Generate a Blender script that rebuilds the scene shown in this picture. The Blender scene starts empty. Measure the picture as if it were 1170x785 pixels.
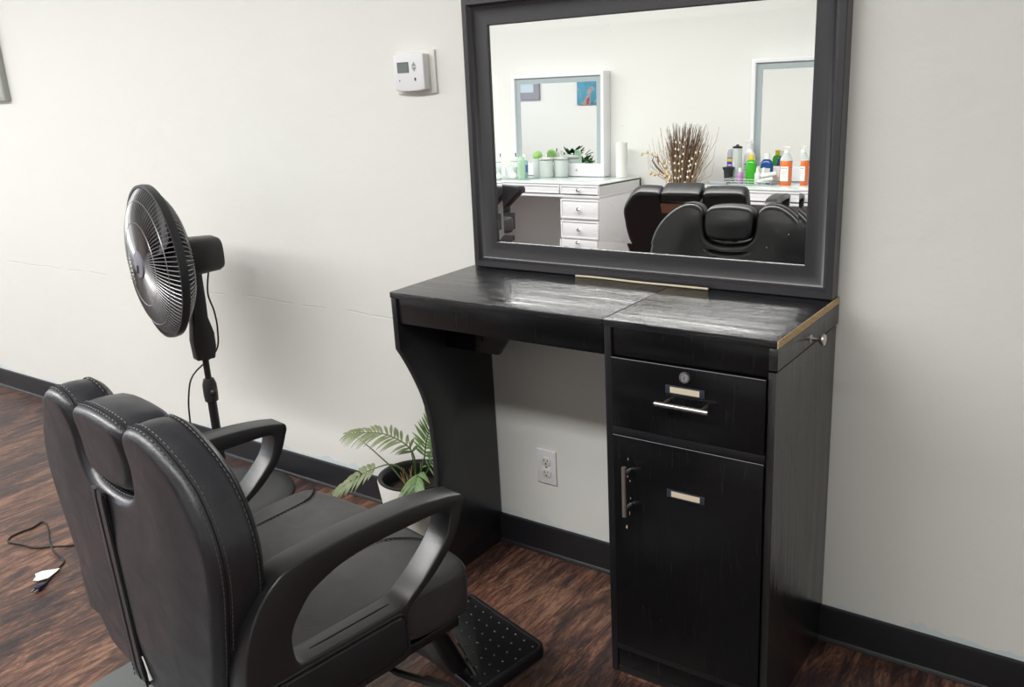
import bpy, bmesh, math, random
from mathutils import Vector, Matrix
C = bpy.context.scene.collection
PI = math.pi
R = random.Random(7)

# ------------------------------------------------------------------ materials
def nt(name):
    m = bpy.data.materials.new(name); m.use_nodes = True
    n = m.node_tree.nodes; l = m.node_tree.links
    return m, n, l, n['Principled BSDF']
def mat(name, col, rough=.5, metal=0, spec=.5, bump=0, bscale=200, trans=0, coat=0, emit=0, ior=1.45, rvar=0):
    m, n, l, b = nt(name)
    b.inputs['Base Color'].default_value = (*col, 1)
    b.inputs['Roughness'].default_value = rough
    b.inputs['Metallic'].default_value = metal
    b.inputs['Specular IOR Level'].default_value = spec
    b.inputs['Transmission Weight'].default_value = trans
    b.inputs['Coat Weight'].default_value = coat
    b.inputs['IOR'].default_value = ior
    if emit:
        b.inputs['Emission Color'].default_value = (*col, 1); b.inputs['Emission Strength'].default_value = emit
    if bump or rvar:
        tc = n.new('ShaderNodeTexCoord'); nz = n.new('ShaderNodeTexNoise')
        nz.inputs['Scale'].default_value = bscale; nz.inputs['Detail'].default_value = 4
        l.new(tc.outputs['Object'], nz.inputs['Vector'])
        if bump:
            bp = n.new('ShaderNodeBump'); bp.inputs['Strength'].default_value = bump; bp.inputs['Distance'].default_value = .002
            l.new(nz.outputs['Fac'], bp.inputs['Height']); l.new(bp.outputs['Normal'], b.inputs['Normal'])
        if rvar:
            n2 = n.new('ShaderNodeTexNoise'); n2.inputs['Scale'].default_value = 9; n2.inputs['Detail'].default_value = 6
            l.new(tc.outputs['Object'], n2.inputs['Vector'])
            mr = n.new('ShaderNodeMapRange'); mr.inputs['To Min'].default_value = rough-rvar; mr.inputs['To Max'].default_value = rough+rvar
            mr.inputs['From Min'].default_value = .3; mr.inputs['From Max'].default_value = .7
            l.new(n2.outputs['Fac'], mr.inputs['Value']); l.new(mr.outputs['Result'], b.inputs['Roughness'])
    return m
def math_n(n, l, op, a, b=None, c=None):
    x = n.new('ShaderNodeMath'); x.operation = op
    for i, v in enumerate((a, b, c)):
        if v is None: continue
        if isinstance(v, (int, float)): x.inputs[i].default_value = v
        else: l.new(v, x.inputs[i])
    return x.outputs[0]
def ramp(n, l, fac, stops):
    r = n.new('ShaderNodeValToRGB'); e = r.color_ramp.elements
    while len(e) < len(stops): e.new(.5)
    for k, (p, c) in enumerate(stops):
        e[k].position = p; e[k].color = (*c, 1) if len(c) == 3 else c
    l.new(fac, r.inputs['Fac']); return r.outputs['Color']
def mapped(n, l, scale, rot=(0,0,0), loc=(0,0,0)):
    tc = n.new('ShaderNodeTexCoord'); mp = n.new('ShaderNodeMapping')
    mp.inputs['Scale'].default_value = scale; mp.inputs['Rotation'].default_value = rot; mp.inputs['Location'].default_value = loc
    l.new(tc.outputs['Object'], mp.inputs['Vector']); return mp.outputs['Vector']
def noise(n, l, vec, scale, detail=4, dist=0, rough=.5):
    x = n.new('ShaderNodeTexNoise'); x.inputs['Scale'].default_value = scale; x.inputs['Detail'].default_value = detail
    x.inputs['Distortion'].default_value = dist; x.inputs['Roughness'].default_value = rough
    l.new(vec, x.inputs['Vector']); return x.outputs['Fac']

def wall_mat(name, col, marks=False):
    m, n, l, b = nt(name)
    v = mapped(n, l, (1,1,1)); b.inputs['Roughness'].default_value = .55
    b.inputs['Specular IOR Level'].default_value = .3
    big = noise(n, l, v, 1.2, 3); mid = noise(n, l, v, 9, 5, .6); fine = noise(n, l, v, 120, 3)
    c = ramp(n, l, big, [(.3, tuple(x*.97 for x in col)), (.7, col)])
    h = math_n(n, l, 'ADD', math_n(n, l, 'MULTIPLY', mid, 1.0), math_n(n, l, 'MULTIPLY', fine, .10))
    if marks:
        sp = n.new('ShaderNodeSeparateXYZ'); l.new(v, sp.inputs[0]); X, Z = sp.outputs[0], sp.outputs[2]
        wob = math_n(n, l, 'MULTIPLY', math_n(n, l, 'SUBTRACT', noise(n, l, mapped(n, l, (1,0,0)), 2.2, 5), .5), .05)
        d = math_n(n, l, 'ABSOLUTE', math_n(n, l, 'SUBTRACT', Z, math_n(n, l, 'ADD', wob, .712)))
        line = math_n(n, l, 'SUBTRACT', 1, math_n(n, l, 'MINIMUM', math_n(n, l, 'DIVIDE', d, .0035), 1))
        msk = math_n(n, l, 'LESS_THAN', X, -1.45)
        brk = math_n(n, l, 'GREATER_THAN', noise(n, l, mapped(n, l, (1,0,0), loc=(9,0,0)), 5, 3), .46)
        line = math_n(n, l, 'MULTIPLY', math_n(n, l, 'MULTIPLY', line, msk), brk)
        h = math_n(n, l, 'SUBTRACT', h, math_n(n, l, 'MULTIPLY', line, .5))
        # masking paint smudge in pale blue just over the baseboard
        edge = math_n(n, l, 'ADD', .106, math_n(n, l, 'MULTIPLY', math_n(n, l, 'SUBTRACT', noise(n, l, v, 14, 3), .45), .09))
        sm = math_n(n, l, 'LESS_THAN', Z, edge)
        sm = math_n(n, l, 'MULTIPLY', sm, math_n(n, l, 'MULTIPLY', noise(n, l, v, 5, 2), .8))
        mx = n.new('ShaderNodeMix'); mx.data_type = 'RGBA'
        l.new(sm, mx.inputs['Factor']); l.new(c, mx.inputs['A']); mx.inputs['B'].default_value = (.50, .66, .74, 1)
        c2 = n.new('ShaderNodeMix'); c2.data_type = 'RGBA'
        l.new(math_n(n, l, 'MULTIPLY', line, .07), c2.inputs['Factor']); l.new(mx.outputs['Result'], c2.inputs['A']); c2.inputs['B'].default_value = (.35,.33,.30,1)
        c = c2.outputs['Result']
    bp = n.new('ShaderNodeBump'); bp.inputs['Strength'].default_value = .5; bp.inputs['Distance'].default_value = .0045
    l.new(h, bp.inputs['Height']); l.new(bp.outputs['Normal'], b.inputs['Normal']); l.new(c, b.inputs['Base Color'])
    return m
def floor_mat():
    m, n, l, b = nt('wood look vinyl plank')
    # planks run along world y: rotate so that brick rows run along y
    v = mapped(n, l, (1,1,1), rot=(0,0,PI/2), loc=(.35,.06,0))
    br = n.new('ShaderNodeTexBrick'); br.offset = .37; br.inputs['Scale'].default_value = 1
    br.inputs['Brick Width'].default_value = 1.22; br.inputs['Row Height'].default_value = .152
    br.inputs['Mortar Size'].default_value = .0012; br.inputs['Mortar Smooth'].default_value = .3
    br.inputs['Color1'].default_value = (0,0,0,1); br.inputs['Color2'].default_value = (1,1,1,1); br.inputs['Mortar'].default_value = (.5,.5,.5,1)
    l.new(v, br.inputs['Vector'])
    # per plank offset of the grain
    av = n.new('ShaderNodeVectorMath'); av.operation = 'MULTIPLY_ADD'
    cm = n.new('ShaderNodeCombineXYZ'); l.new(br.outputs['Color'], cm.inputs[0]); l.new(br.outputs['Color'], cm.inputs[2])
    av.inputs[1].default_value = (3.1, 0, 7.7); l.new(cm.outputs[0], av.inputs[0])
    g = mapped(n, l, (14, 2.6, 1)); l.new(g, av.inputs[2])
    V = av.outputs[0]
    n1 = noise(n, l, V, .75, 9, 2.6, .70); n2 = noise(n, l, V, 5.5, 9, 1.2, .78)
    mixn = math_n(n, l, 'ADD', math_n(n, l, 'MULTIPLY', n1, .55), math_n(n, l, 'MULTIPLY', n2, .45))
    tone = math_n(n, l, 'ADD', mixn, math_n(n, l, 'MULTIPLY', math_n(n, l, 'SUBTRACT', br.outputs['Color'], .5), .07))
    c = ramp(n, l, tone, [(.40, (.013,.007,.008)), (.47, (.042,.021,.018)), (.53, (.115,.052,.034)), (.61, (.25,.130,.080))])
    mx = n.new('ShaderNodeMix'); mx.data_type = 'RGBA'; l.new(br.outputs['Fac'], mx.inputs['Factor'])
    l.new(c, mx.inputs['A']); mx.inputs['B'].default_value = (.02,.01,.008,1)
    l.new(mx.outputs['Result'], b.inputs['Base Color'])
    b.inputs['Specular IOR Level'].default_value = .5
    mr = n.new('ShaderNodeMapRange'); l.new(n2, mr.inputs['Value']); mr.inputs['To Min'].default_value = .30; mr.inputs['To Max'].default_value = .58
    l.new(mr.outputs['Result'], b.inputs['Roughness'])
    bp = n.new('ShaderNodeBump'); bp.inputs['Strength'].default_value = .35; bp.inputs['Distance'].default_value = .0015
    l.new(math_n(n, l, 'SUBTRACT', mixn, br.outputs['Fac']), bp.inputs['Height']); l.new(bp.outputs['Normal'], b.inputs['Normal'])
    return m
def laminate(name, axis, col=(.0075,.0075,.0085), rough=.24, bumpk=.35, light=.03, scratches=True):
    """black wood-grain laminate; the grain runs along axis"""
    m, n, l, b = nt(name)
    s = [26, 26, 26]; s[axis] = 1.6
    v = mapped(n, l, s, loc=(3.3,1.7,.4))
    g = noise(n, l, v, 1.0, 6, 1.4, .62); g2 = noise(n, l, v, 5.5, 4, .3)
    w = math_n(n, l, 'PINGPONG', math_n(n, l, 'MULTIPLY', g, 9), .5)
    fine = math_n(n, l, 'GREATER_THAN', g2, .60)
    k = math_n(n, l, 'MULTIPLY', math_n(n, l, 'LESS_THAN', w, .10), fine)
    c = ramp(n, l, k, [(0, col), (1, tuple(x+light for x in col))])
    l.new(c, b.inputs['Base Color'])
    b.inputs['Roughness'].default_value = rough
    bp = n.new('ShaderNodeBump'); bp.inputs['Strength'].default_value = bumpk; bp.inputs['Distance'].default_value = .0012
    l.new(math_n(n, l, 'ADD', w, math_n(n, l, 'MULTIPLY', g2, .5)), bp.inputs['Height']); l.new(bp.outputs['Normal'], b.inputs['Normal'])
    return m
def leather(name, col=(.016,.016,.019), rough=.40, bump=.25, scuffs=0):
    m, n, l, b = nt(name)
    v = mapped(n, l, (1,1,1))
    nz = noise(n, l, v, 420, 3); big = noise(n, l, v, 16, 4, .8)
    vo = n.new('ShaderNodeTexVoronoi'); vo.inputs['Scale'].default_value = 330; l.new(v, vo.inputs['Vector'])
    h = math_n(n, l, 'ADD', math_n(n, l, 'MULTIPLY', vo.outputs['Distance'], .35), math_n(n, l, 'MULTIPLY', big, 1.6))
    bp = n.new('ShaderNodeBump'); bp.inputs['Strength'].default_value = bump; bp.inputs['Distance'].default_value = .002
    l.new(h, bp.inputs['Height']); l.new(bp.outputs['Normal'], b.inputs['Normal'])
    mr = n.new('ShaderNodeMapRange'); l.new(big, mr.inputs['Value']); mr.inputs['From Min'].default_value = .3; mr.inputs['From Max'].default_value = .7
    mr.inputs['To Min'].default_value = rough-.05; mr.inputs['To Max'].default_value = rough+.07; l.new(mr.outputs['Result'], b.inputs['Roughness'])
    b.inputs['Base Color'].default_value = (*col, 1)
    if scuffs:
        a = noise(n, l, mapped(n, l, (1,1,.55), rot=(0,.5,0)), 26, 8, .9, .75); bb = noise(n, l, mapped(n, l, (1,1,1), loc=(5,2,1)), 5.5, 2)
        k = math_n(n, l, 'MULTIPLY', math_n(n, l, 'GREATER_THAN', a, .735), math_n(n, l, 'GREATER_THAN', bb, .52))
        c = ramp(n, l, k, [(0, col), (1, (.30,.29,.28))]); l.new(c, b.inputs['Base Color'])
    return m

M = {}
M['wall'] = wall_mat('cream wall paint', (.78,.785,.755), True)
M['wall2'] = wall_mat('cream wall paint plain', (.78,.785,.755))
M['ceil'] = mat('white ceiling paint', (.82,.82,.80), .8)
M['floor'] = floor_mat()
M['base'] = mat('black vinyl baseboard', (.012,.012,.015), .38, bump=.15, bscale=40)
M['top'] = laminate('black laminate top', 0, (.010,.010,.013), .15, .48)
M['top'].node_tree.nodes['Principled BSDF'].inputs['IOR'].default_value = 1.62
M['front'] = laminate('black laminate front', 2, (.006,.006,.007), .20, .10, .008)
M['front'].node_tree.nodes['Principled BSDF'].inputs['Specular IOR Level'].default_value = .3
M['side'] = laminate('black laminate side', 2, (.013,.013,.013), .20, .5, .02)
M['side'].node_tree.nodes['Principled BSDF'].inputs['IOR'].default_value = 1.85
M['edge'] = mat('black edge band', (.010,.010,.012), .35)
M['chip'] = None
m, n, l, b = nt('bare particle board edge'); v = mapped(n, l, (1,1,1))
l.new(ramp(n, l, noise(n, l, v, 260, 3), [(.35,(.30,.19,.09)),(.5,(.52,.38,.20)),(.65,(.62,.47,.28))]), b.inputs['Base Color']); b.inputs['Roughness'].default_value = .8; M['chip'] = m
M['steel'] = mat('brushed nickel', (.62,.60,.57), .32, 1)
M['chrome'] = mat('polished chrome', (.75,.75,.76), .10, 1)
M['card'] = mat('cream card', (.66,.58,.42), .7, bump=.1)
M['holder'] = mat('dark blue plastic label holder', (.03,.035,.055), .3)
M['frame'] = mat('satin black mirror frame', (.026,.025,.030), .27, spec=.9, bump=.06, bscale=300)
m, n, l, b = nt('silvered mirror'); b.inputs['Metallic'].default_value = 1; b.inputs['Roughness'].default_value = 0
v = mapped(n, l, (1,1,1)); vo = n.new('ShaderNodeTexVoronoi'); vo.inputs['Scale'].default_value = 42; l.new(v, vo.inputs['Vector'])
k = math_n(n, l, 'MULTIPLY', math_n(n, l, 'LESS_THAN', vo.outputs['Distance'], .045), math_n(n, l, 'GREATER_THAN', noise(n, l, v, 9, 3), .56))
l.new(ramp(n, l, k, [(0,(.93,.94,.93)),(1,(.75,.75,.75))]), b.inputs['Base Color'])
l.new(math_n(n, l, 'SUBTRACT', 1, math_n(n, l, 'MULTIPLY', k, .8)), b.inputs['Metallic']); l.new(math_n(n, l, 'MULTIPLY', k, .7), b.inputs['Roughness']); M['mirror'] = m
M['mirror2'] = mat('plain mirror', (.92,.93,.92), .0, 1)
M['leather'] = leather('black vinyl upholstery', (.012,.012,.017), .39, .25, 1)
M['leather'].node_tree.nodes['Principled BSDF'].inputs['Specular IOR Level'].default_value = .8
M['panel'] = laminate('black laminate scooped panel', 2, (.012,.013,.016), .30, .06, .003)
M['seat'] = leather('black vinyl seat', (.026,.026,.027), .44, .30)
M['seat'].node_tree.nodes['Principled BSDF'].inputs['Specular IOR Level'].default_value = .9
M['leather2'] = leather('black vinyl upholstery scuffed', (.012,.012,.014), .36, .22, 1)
M['thread'] = mat('dark grey stitching', (.06,.06,.065), .6)
M['groove'] = mat('dark seam', (.003,.003,.003), .8)
M['arm'] = mat('black moulded plastic', (.014,.014,.016), .34, spec=.8, bump=.10, bscale=350, rvar=.05)
M['armpad'] = leather('black pad vinyl', (.010,.010,.012), .42, .2)
M['rubber'] = mat('black rubber', (.006,.006,.008), .42)
M['steelblk'] = mat('black painted steel', (.010,.010,.010), .35)
M['fan'] = mat('black fan plastic', (.018,.018,.020), .38)
M['fanbase'] = mat('grey black matte base', (.045,.045,.047), .5)
M['wire'] = mat('grey coated wire', (.30,.30,.31), .35, .6)
M['bladem'] = mat('dark fan blade', (.03,.03,.035), .25)
M['badge'] = mat('grey badge', (.20,.20,.24), .35)
M['cordm'] = mat('black cord', (.010,.010,.011), .45)
M['plug'] = mat('navy plug', (.008,.010,.045), .35)
M['paper'] = mat('white paper', (.74,.75,.72), .7)
M['mat'] = mat('grey rubber mat', (.105,.115,.115), .48, bump=.08, bscale=500)
M['pot'] = mat('white plastic pot', (.72,.72,.69), .45, bump=.1, bscale=30)
M['potblk'] = mat('black nursery pot', (.012,.012,.013), .4)
M['soil'] = mat('dark soil', (.035,.020,.012), .95, bump=1.0, bscale=90)
def leafmat(name, a, bcol):
    m, n, l, b = nt(name); v = mapped(n, l, (1,1,1))
    l.new(ramp(n, l, noise(n, l, v, 22, 4), [(.3, a), (.7, bcol)]), b.inputs['Base Color']); b.inputs['Roughness'].default_value = .45
    b.inputs['Subsurface Weight'].default_value = 0; return m
M['leaf'] = leafmat('palm leaf', (.060,.125,.035), (.17,.27,.09))
M['leafold'] = leafmat('older palm leaf', (.10,.14,.055), (.22,.25,.12))
M['leafdk'] = leafmat('dark green leaf', (.012,.045,.012), (.03,.10,.025))
M['stem'] = mat('palm stem', (.07,.11,.03), .5)
M['drystem'] = mat('dry stem', (.30,.20,.11), .8)
M['white'] = mat('white plastic', (.78,.78,.80), .35)
M['offwhite'] = mat('ivory plastic', (.72,.71,.67), .4)
M['lcd'] = mat('grey display', (.17,.20,.19), .25)
M['lcddark'] = mat('dark display rim', (.06,.065,.07), .3)
M['hole'] = mat('dark slot', (.02,.018,.016), .6)
M['wlac'] = mat('white lacquer', (.78,.78,.80), .22)
M['wshade'] = mat('white lacquer inner', (.76,.76,.77), .3)
M['mglass'] = mat('pale glass top', (.74,.82,.79), .04, coat=.5)
M['frost'] = mat('frosted mirror strip', (.36,.42,.44), .35)
M['crystal'] = mat('faceted crystal', (.85,.88,.92), .05, .6)
M['glass'] = mat('clear glass', (.93,.97,.95), .03, trans=1)
M['glassthin'] = mat('clear plastic', (.88,.94,.91), .15, trans=.5, ior=1.15)
def plas(name, c, r=.3, t=0): M[name] = mat(name, c, r, trans=t)
plas('green liquid', (.06,.50,.03), .12, .25); plas('orange liquid', (.90,.23,.06), .15, .25); plas('yellow cap', (.75,.58,.02))
plas('blue liquid', (.02,.10,.36), .12, .3); plas('white bottle', (.80,.80,.78)); plas('purple label', (.10,.05,.42)); plas('grey cap', (.42,.43,.47))
plas('pink label', (.50,.22,.50)); plas('black plastic', (.03,.032,.038), .35); plas('grey tool', (.32,.33,.35)); plas('towel white', (.76,.76,.73), .9)
plas('label white', (.78,.78,.76), .6); plas('lime sponge', (.28,.52,.14), .8); plas('blue label', (.07,.12,.38)); plas('pale green bottle', (.55,.80,.58), .15, .45)
plas('clear blue tube', (.40,.62,.68), .15, .4); plas('grey wire', (.42,.43,.42), .35); plas('tray glass', (.25,.38,.36), .1); plas('label text', (.22,.22,.26), .6)
M['reed1'] = mat('dark brown reed', (.15,.085,.055), .8); M['reed2'] = mat('tan reed', (.42,.30,.16), .8); M['reed3'] = mat('grey brown reed', (.30,.21,.14), .8)
M['catkin'] = mat('white catkin', (.75,.72,.65), .8); M['husk'] = mat('pale dried husk', (.62,.48,.27), .8)
M['vase'] = mat('dark ceramic vase', (.05,.04,.035), .4)
M['silver'] = mat('silver picture frame', (.27,.26,.30), .4); M['print'] = mat('pale print', (.50,.58,.64), .3)
M['brownplate'] = mat('glossy brown plate', (.30,.135,.095), .3, bump=.2, bscale=60)
M['winframe'] = mat('white window frame', (.75,.75,.75), .4)
m, n, l, b = nt('abstract canvas'); v = mapped(n, l, (1,1,1)); l.new(ramp(n, l, noise(n, l, v, 4, 3, 1.2), [(.30,(.012,.03,.12)),(.38,(.05,.22,.34)),(.56,(.07,.30,.42)),(.62,(.50,.30,.28)),(.7,(.30,.06,.06))]), b.inputs['Base Color']); M['art'] = m

# ------------------------------------------------------------------ mesh helpers
class G:
    def __init__(s): s.v = []; s.f = []
    def add(s, vs, fs):
        o = len(s.v); s.v += [tuple(v) for v in vs]; s.f += [tuple(i+o for i in f) for f in fs]; return s
    def box(s, x0, x1, y0, y1, z0, z1):
        return s.add([(x0,y0,z0),(x1,y0,z0),(x1,y1,z0),(x0,y1,z0),(x0,y0,z1),(x1,y0,z1),(x1,y1,z1),(x0,y1,z1)],
                     [(0,3,2,1),(4,5,6,7),(0,1,5,4),(1,2,6,5),(2,3,7,6),(3,0,4,7)])
    def prism(s, poly, axis, a0, a1, hole=None):
        def P(p, a):
            return (a,p[0],p[1]) if axis == 0 else (p[0],a,p[1]) if axis == 1 else (p[0],p[1],a)
        n = len(poly); vs = [P(p,a0) for p in poly]+[P(p,a1) for p in poly]
        fs = [(i,(i+1)%n,(i+1)%n+n,i+n) for i in range(n)]
        if hole is None: fs += [tuple(range(n-1,-1,-1)), tuple(range(n,2*n))]
        else:
            vs += [P(p,a0) for p in hole]+[P(p,a1) for p in hole]
            fs += [(2*n+(i+1)%n,2*n+i,3*n+i,3*n+(i+1)%n) for i in range(n)]
            fs += [(2*n+i,2*n+(i+1)%n,(i+1)%n,i) for i in range(n)]
            fs += [(3*n+(i+1)%n,3*n+i,n+i,n+(i+1)%n) for i in range(n)]
        return s.add(vs, fs)
    def tube(s, pts, r, n=8, closed=False, flat=1.0):
        pts = [Vector(p) for p in pts]; N = len(pts); rr = r if isinstance(r, (list, tuple)) else [r]*N
        vs = []; up = None
        for i, p in enumerate(pts):
            a = pts[(i-1) % N] if (closed or i) else p; b = pts[(i+1) % N] if (closed or i < N-1) else p
            t = (b-a).normalized()
            if up is None:
                up = Vector((0,0,1)) if abs(t.z) < .9 else Vector((1,0,0))
            x = t.cross(up).normalized(); up = x.cross(t).normalized()
            for k in range(n):
                q = 2*PI*k/n; vs.append(p + x*math.cos(q)*rr[i] + up*math.sin(q)*rr[i]*flat)
        fs = []
        for i in range(N if closed else N-1):
            j = (i+1) % N
            for k in range(n): fs.append((i*n+k, i*n+(k+1)%n, j*n+(k+1)%n, j*n+k))
        if not closed: fs += [tuple(range(n-1,-1,-1)), tuple((N-1)*n+k for k in range(n))]
        return s.add(vs, fs)
    def lathe(s, prof, n=28, c=(0,0,0), sx=1, sy=1, power=2, T=None, cap=True):
        vs = []
        for r, z in prof:
            for k in range(n):
                q = 2*PI*k/n; a, b = math.cos(q), math.sin(q)
                if power != 2: a, b = math.copysign(abs(a)**(2/power), a), math.copysign(abs(b)**(2/power), b)
                w = Vector((r*a*sx, r*b*sy, z))
                if T: w = T @ w
                vs.append(w+Vector(c))
        m = len(prof); fs = [(i*n+k, i*n+(k+1)%n, (i+1)*n+(k+1)%n, (i+1)*n+k) for i in range(m-1) for k in range(n)]
        if cap: fs += [tuple(range(n-1,-1,-1)), tuple((m-1)*n+k for k in range(n))]
        return s.add(vs, fs)
    def ball(s, c, r, n=12, sz=1):
        m = max(4, n//2); return s.lathe([(max(1e-4, r*math.sin(PI*i/m)), -r*sz*math.cos(PI*i/m)) for i in range(m+1)], n, c)
    def build(s, name, m, parent=None, smooth=35, bevel=0, seg=2, loc=None, rot=None, deform=None):
        me = bpy.data.meshes.new(name); me.from_pydata(s.v, [], s.f)
        return finish(me, name, m, parent, smooth, bevel, seg, loc, rot)
def finish(me, name, m, parent=None, smooth=35, bevel=0, seg=2, loc=None, rot=None):
    bm = bmesh.new(); bm.from_mesh(me); bmesh.ops.recalc_face_normals(bm, faces=bm.faces)
    if bevel:
        es = [e for e in bm.edges if len(e.link_faces) == 2 and e.calc_face_angle(0) > math.radians(38)]
        bmesh.ops.bevel(bm, geom=es, offset=bevel, segments=seg, profile=.5, affect='EDGES', clamp_overlap=True)
    bm.to_mesh(me); bm.free()
    if smooth:
        for p in me.polygons: p.use_smooth = True
        me.set_sharp_from_angle(angle=math.radians(smooth))
    me.materials.append(m)
    o = bpy.data.objects.new(name, me); C.objects.link(o)
    if parent: o.parent = parent
    if loc: o.location = loc
    if rot: o.rotation_euler = rot
    return o
def thing(name, label, cat, loc=(0,0,0), rotz=0, group=None):
    o = bpy.data.objects.new(name, None); C.objects.link(o); o.empty_display_size = .1
    o.location = loc; o.rotation_euler = (0,0,rotz); o['label'] = label; o['category'] = cat
    if group: o['group'] = group
    return o
def tag(o, label, cat, group=None):
    o['label'] = label; o['category'] = cat
    if group: o['group'] = group
    return o
def struct(o): o['kind'] = 'structure'; return o
def smooth_poly(pts, k=4, closed=True):
    """Catmull-Rom through the points"""
    out = []; n = len(pts)
    for i in range(n if closed else n-1):
        g = lambda j: Vector(pts[j % n]) if closed else Vector(pts[min(max(j,0),n-1)])
        p0, p1, p2, p3 = g(i-1), g(i), g(i+1), g(i+2)
        for q in range(k):
            t = q/k
            out.append(tuple(.5*((2*p1)+(p2-p0)*t+(2*p0-5*p1+4*p2-p3)*t*t+(3*p1-p0-3*p2+p3)*t**3)))
    if not closed: out.append(tuple(pts[-1]))
    return out
def resample(pts, n, closed=True):
    P = [Vector(p) for p in pts]; Q = P+[P[0]] if closed else P
    L = [0]
    for a, b in zip(Q, Q[1:]): L.append(L[-1]+(b-a).length)
    out = []; j = 0
    m = n if closed else n-1
    for i in range(n):
        d = L[-1]*i/m
        while j < len(L)-2 and L[j+1] < d: j += 1
        t = (d-L[j])/max(1e-9, L[j+1]-L[j]); out.append(Q[j].lerp(Q[j+1], min(1,t)))
    return out
def inset(poly, d):
    n = len(poly); A = sum(poly[i][0]*poly[(i+1)%n][1]-poly[(i+1)%n][0]*poly[i][1] for i in range(n)); sg = 1 if A > 0 else -1
    out = []
    for i in range(n):
        t = (Vector(poly[(i+1)%n])-Vector(poly[i-1])); t = t.normalized() if t.length > 1e-9 else Vector((1,0))
        out.append((poly[i][0]-t[1]*d*sg, poly[i][1]+t[0]*d*sg))
    return out
def cushion(name, outline, axis, a0, a1, r, m, parent, cuts=(None,None), deform=None, N=120, seg=5, bulge0=0, bulge1=0, puff=0):
    """upholstered slab: outline in the plane across `axis`, rounded with radius r, sliced for a smooth deform"""
    poly = [tuple(p) for p in resample(outline, N)]
    rings = []
    for i in range(seg+1):
        q = PI/2*i/seg; rings.append((r*(1-math.sin(q)), a0+r*(1-math.cos(q))))      # from inset r at a0 ... to outline at a0+r
    rings2 = []
    for i in range(seg+1):
        q = PI/2*i/seg; rings2.append((r*(1-math.cos(q)), a1-r*(1-math.sin(q))))
    mid = [(-puff*math.sin(PI*k/4), a0+r+(a1-a0-2*r)*k/4) for k in (1,2,3)]
    allr = rings+mid+rings2
    P = (lambda p, a: (a,p[0],p[1])) if axis == 0 else (lambda p, a: (p[0],a,p[1])) if axis == 1 else (lambda p, a: (p[0],p[1],a))
    bm = bmesh.new(); vr = []
    for d, a in allr: vr.append([bm.verts.new(P(p, a)) for p in inset(poly, d)])
    for A, B in zip(vr, vr[1:]):
        for i in range(N): bm.faces.new((A[i],A[(i+1)%N],B[(i+1)%N],B[i]))
    f0 = bm.faces.new(vr[0][::-1]); f1 = bm.faces.new(vr[-1])
    ax = [i for i in range(3) if i != axis]
    for k, c in zip(ax, cuts):
        if not c: continue
        lo, hi, st = c; x = lo
        while x <= hi+1e-9:
            no = [0,0,0]; no[k] = 1; co = [0,0,0]; co[k] = x
            bmesh.ops.bisect_plane(bm, geom=bm.verts[:]+bm.edges[:]+bm.faces[:], plane_co=co, plane_no=no, dist=1e-5); x += st
    for v in bm.verts:
        # bulge the flat faces by distance from the outline
        if bulge0 or bulge1:
            a = v.co[axis]; p = Vector((v.co[ax[0]], v.co[ax[1]]))
            near0 = abs(a-a0) < 1e-5; near1 = abs(a-a1) < 1e-5
            if near0 or near1:
                d = min((p-Vector(q)).length for q in poly); f = min(1, max(0, (d-r)/.10)); f = f*f*(3-2*f)
                v.co[axis] += (-bulge0*f if near0 else bulge1*f)
        if deform: v.co = Vector(deform(*v.co))
    me = bpy.data.meshes.new(name); bm.to_mesh(me); bm.free()
    return finish(me, name, m, parent, smooth=60)
def stitches(g, pts, r=.0011, dash=.0065, gap=.0035, closed=False):
    P = [Vector(p) for p in pts]
    if closed: P.append(P[0])
    L = [0]
    for a, b in zip(P, P[1:]): L.append(L[-1]+(b-a).length)
    def at(d):
        for j in range(len(L)-1):
            if L[j+1] >= d: return P[j].lerp(P[j+1], (d-L[j])/max(1e-9, L[j+1]-L[j]))
        return P[-1]
    d = 0
    while d+dash < L[-1]:
        g.tube([at(d), at(d+dash)], r, 4); d += dash+gap

# ------------------------------------------------------------------ the room
W = -4.62; XL = -8.0; XR = 2.7; H = 2.75
def slab(name, x0,x1,y0,y1,z0,z1, m, smooth=0): return struct(G().box(x0,x1,y0,y1,z0,z1).build(name, m, smooth=smooth))
slab('floor', XL-.1, XR+.1, W-.1, .1, -.06, 0, M['floor'])
slab('ceiling', XL-.1, XR+.1, W-.1, .1, H, H+.06, M['ceil'])
slab('wall_back', XL, XR, 0, .1, 0, H, M['wall'])
slab('wall_front', XL, XR, W-.1, W, 0, H, M['wall2'])
slab('wall_right', XR, XR+.1, W-.1, .1, 0, H, M['wall2'])
# left wall with two shop windows
def left_wall():
    g = G(); x0, x1 = XL-.1, XL
    g.box(x0,x1,W-.1,.1,0,.75); g.box(x0,x1,W-.1,.1,2.45,H)
    for a, b in ((W-.1,-4.3),(-2.5,-2.2),(-.35,.1)): g.box(x0,x1,a,b,.75,2.45)
    struct(g.build('wall_left', M['wall2'], smooth=0))
    for k, (a, b) in enumerate(((-4.3,-2.5),(-2.2,-.35))):
        f = G()
        f.box(x0+.02,x1+.01,a,a+.05,.75,2.45); f.box(x0+.02,x1+.01,b-.05,b,.75,2.45); f.box(x0+.02,x1+.01,a+.05,b-.05,.75,.80); f.box(x0+.02,x1+.01,a+.05,b-.05,2.40,2.45)
        f.box(x0+.02,x1,(a+b)/2-.02,(a+b)/2+.02,.80,2.40)
        w = struct(f.build('window_%d' % (k+1), M['winframe'], smooth=0))
        G().box(x0+.045,x0+.05,a+.05,b-.05,.80,2.40).build('window_pane', M['glass'], w, smooth=0)
left_wall()
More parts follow.
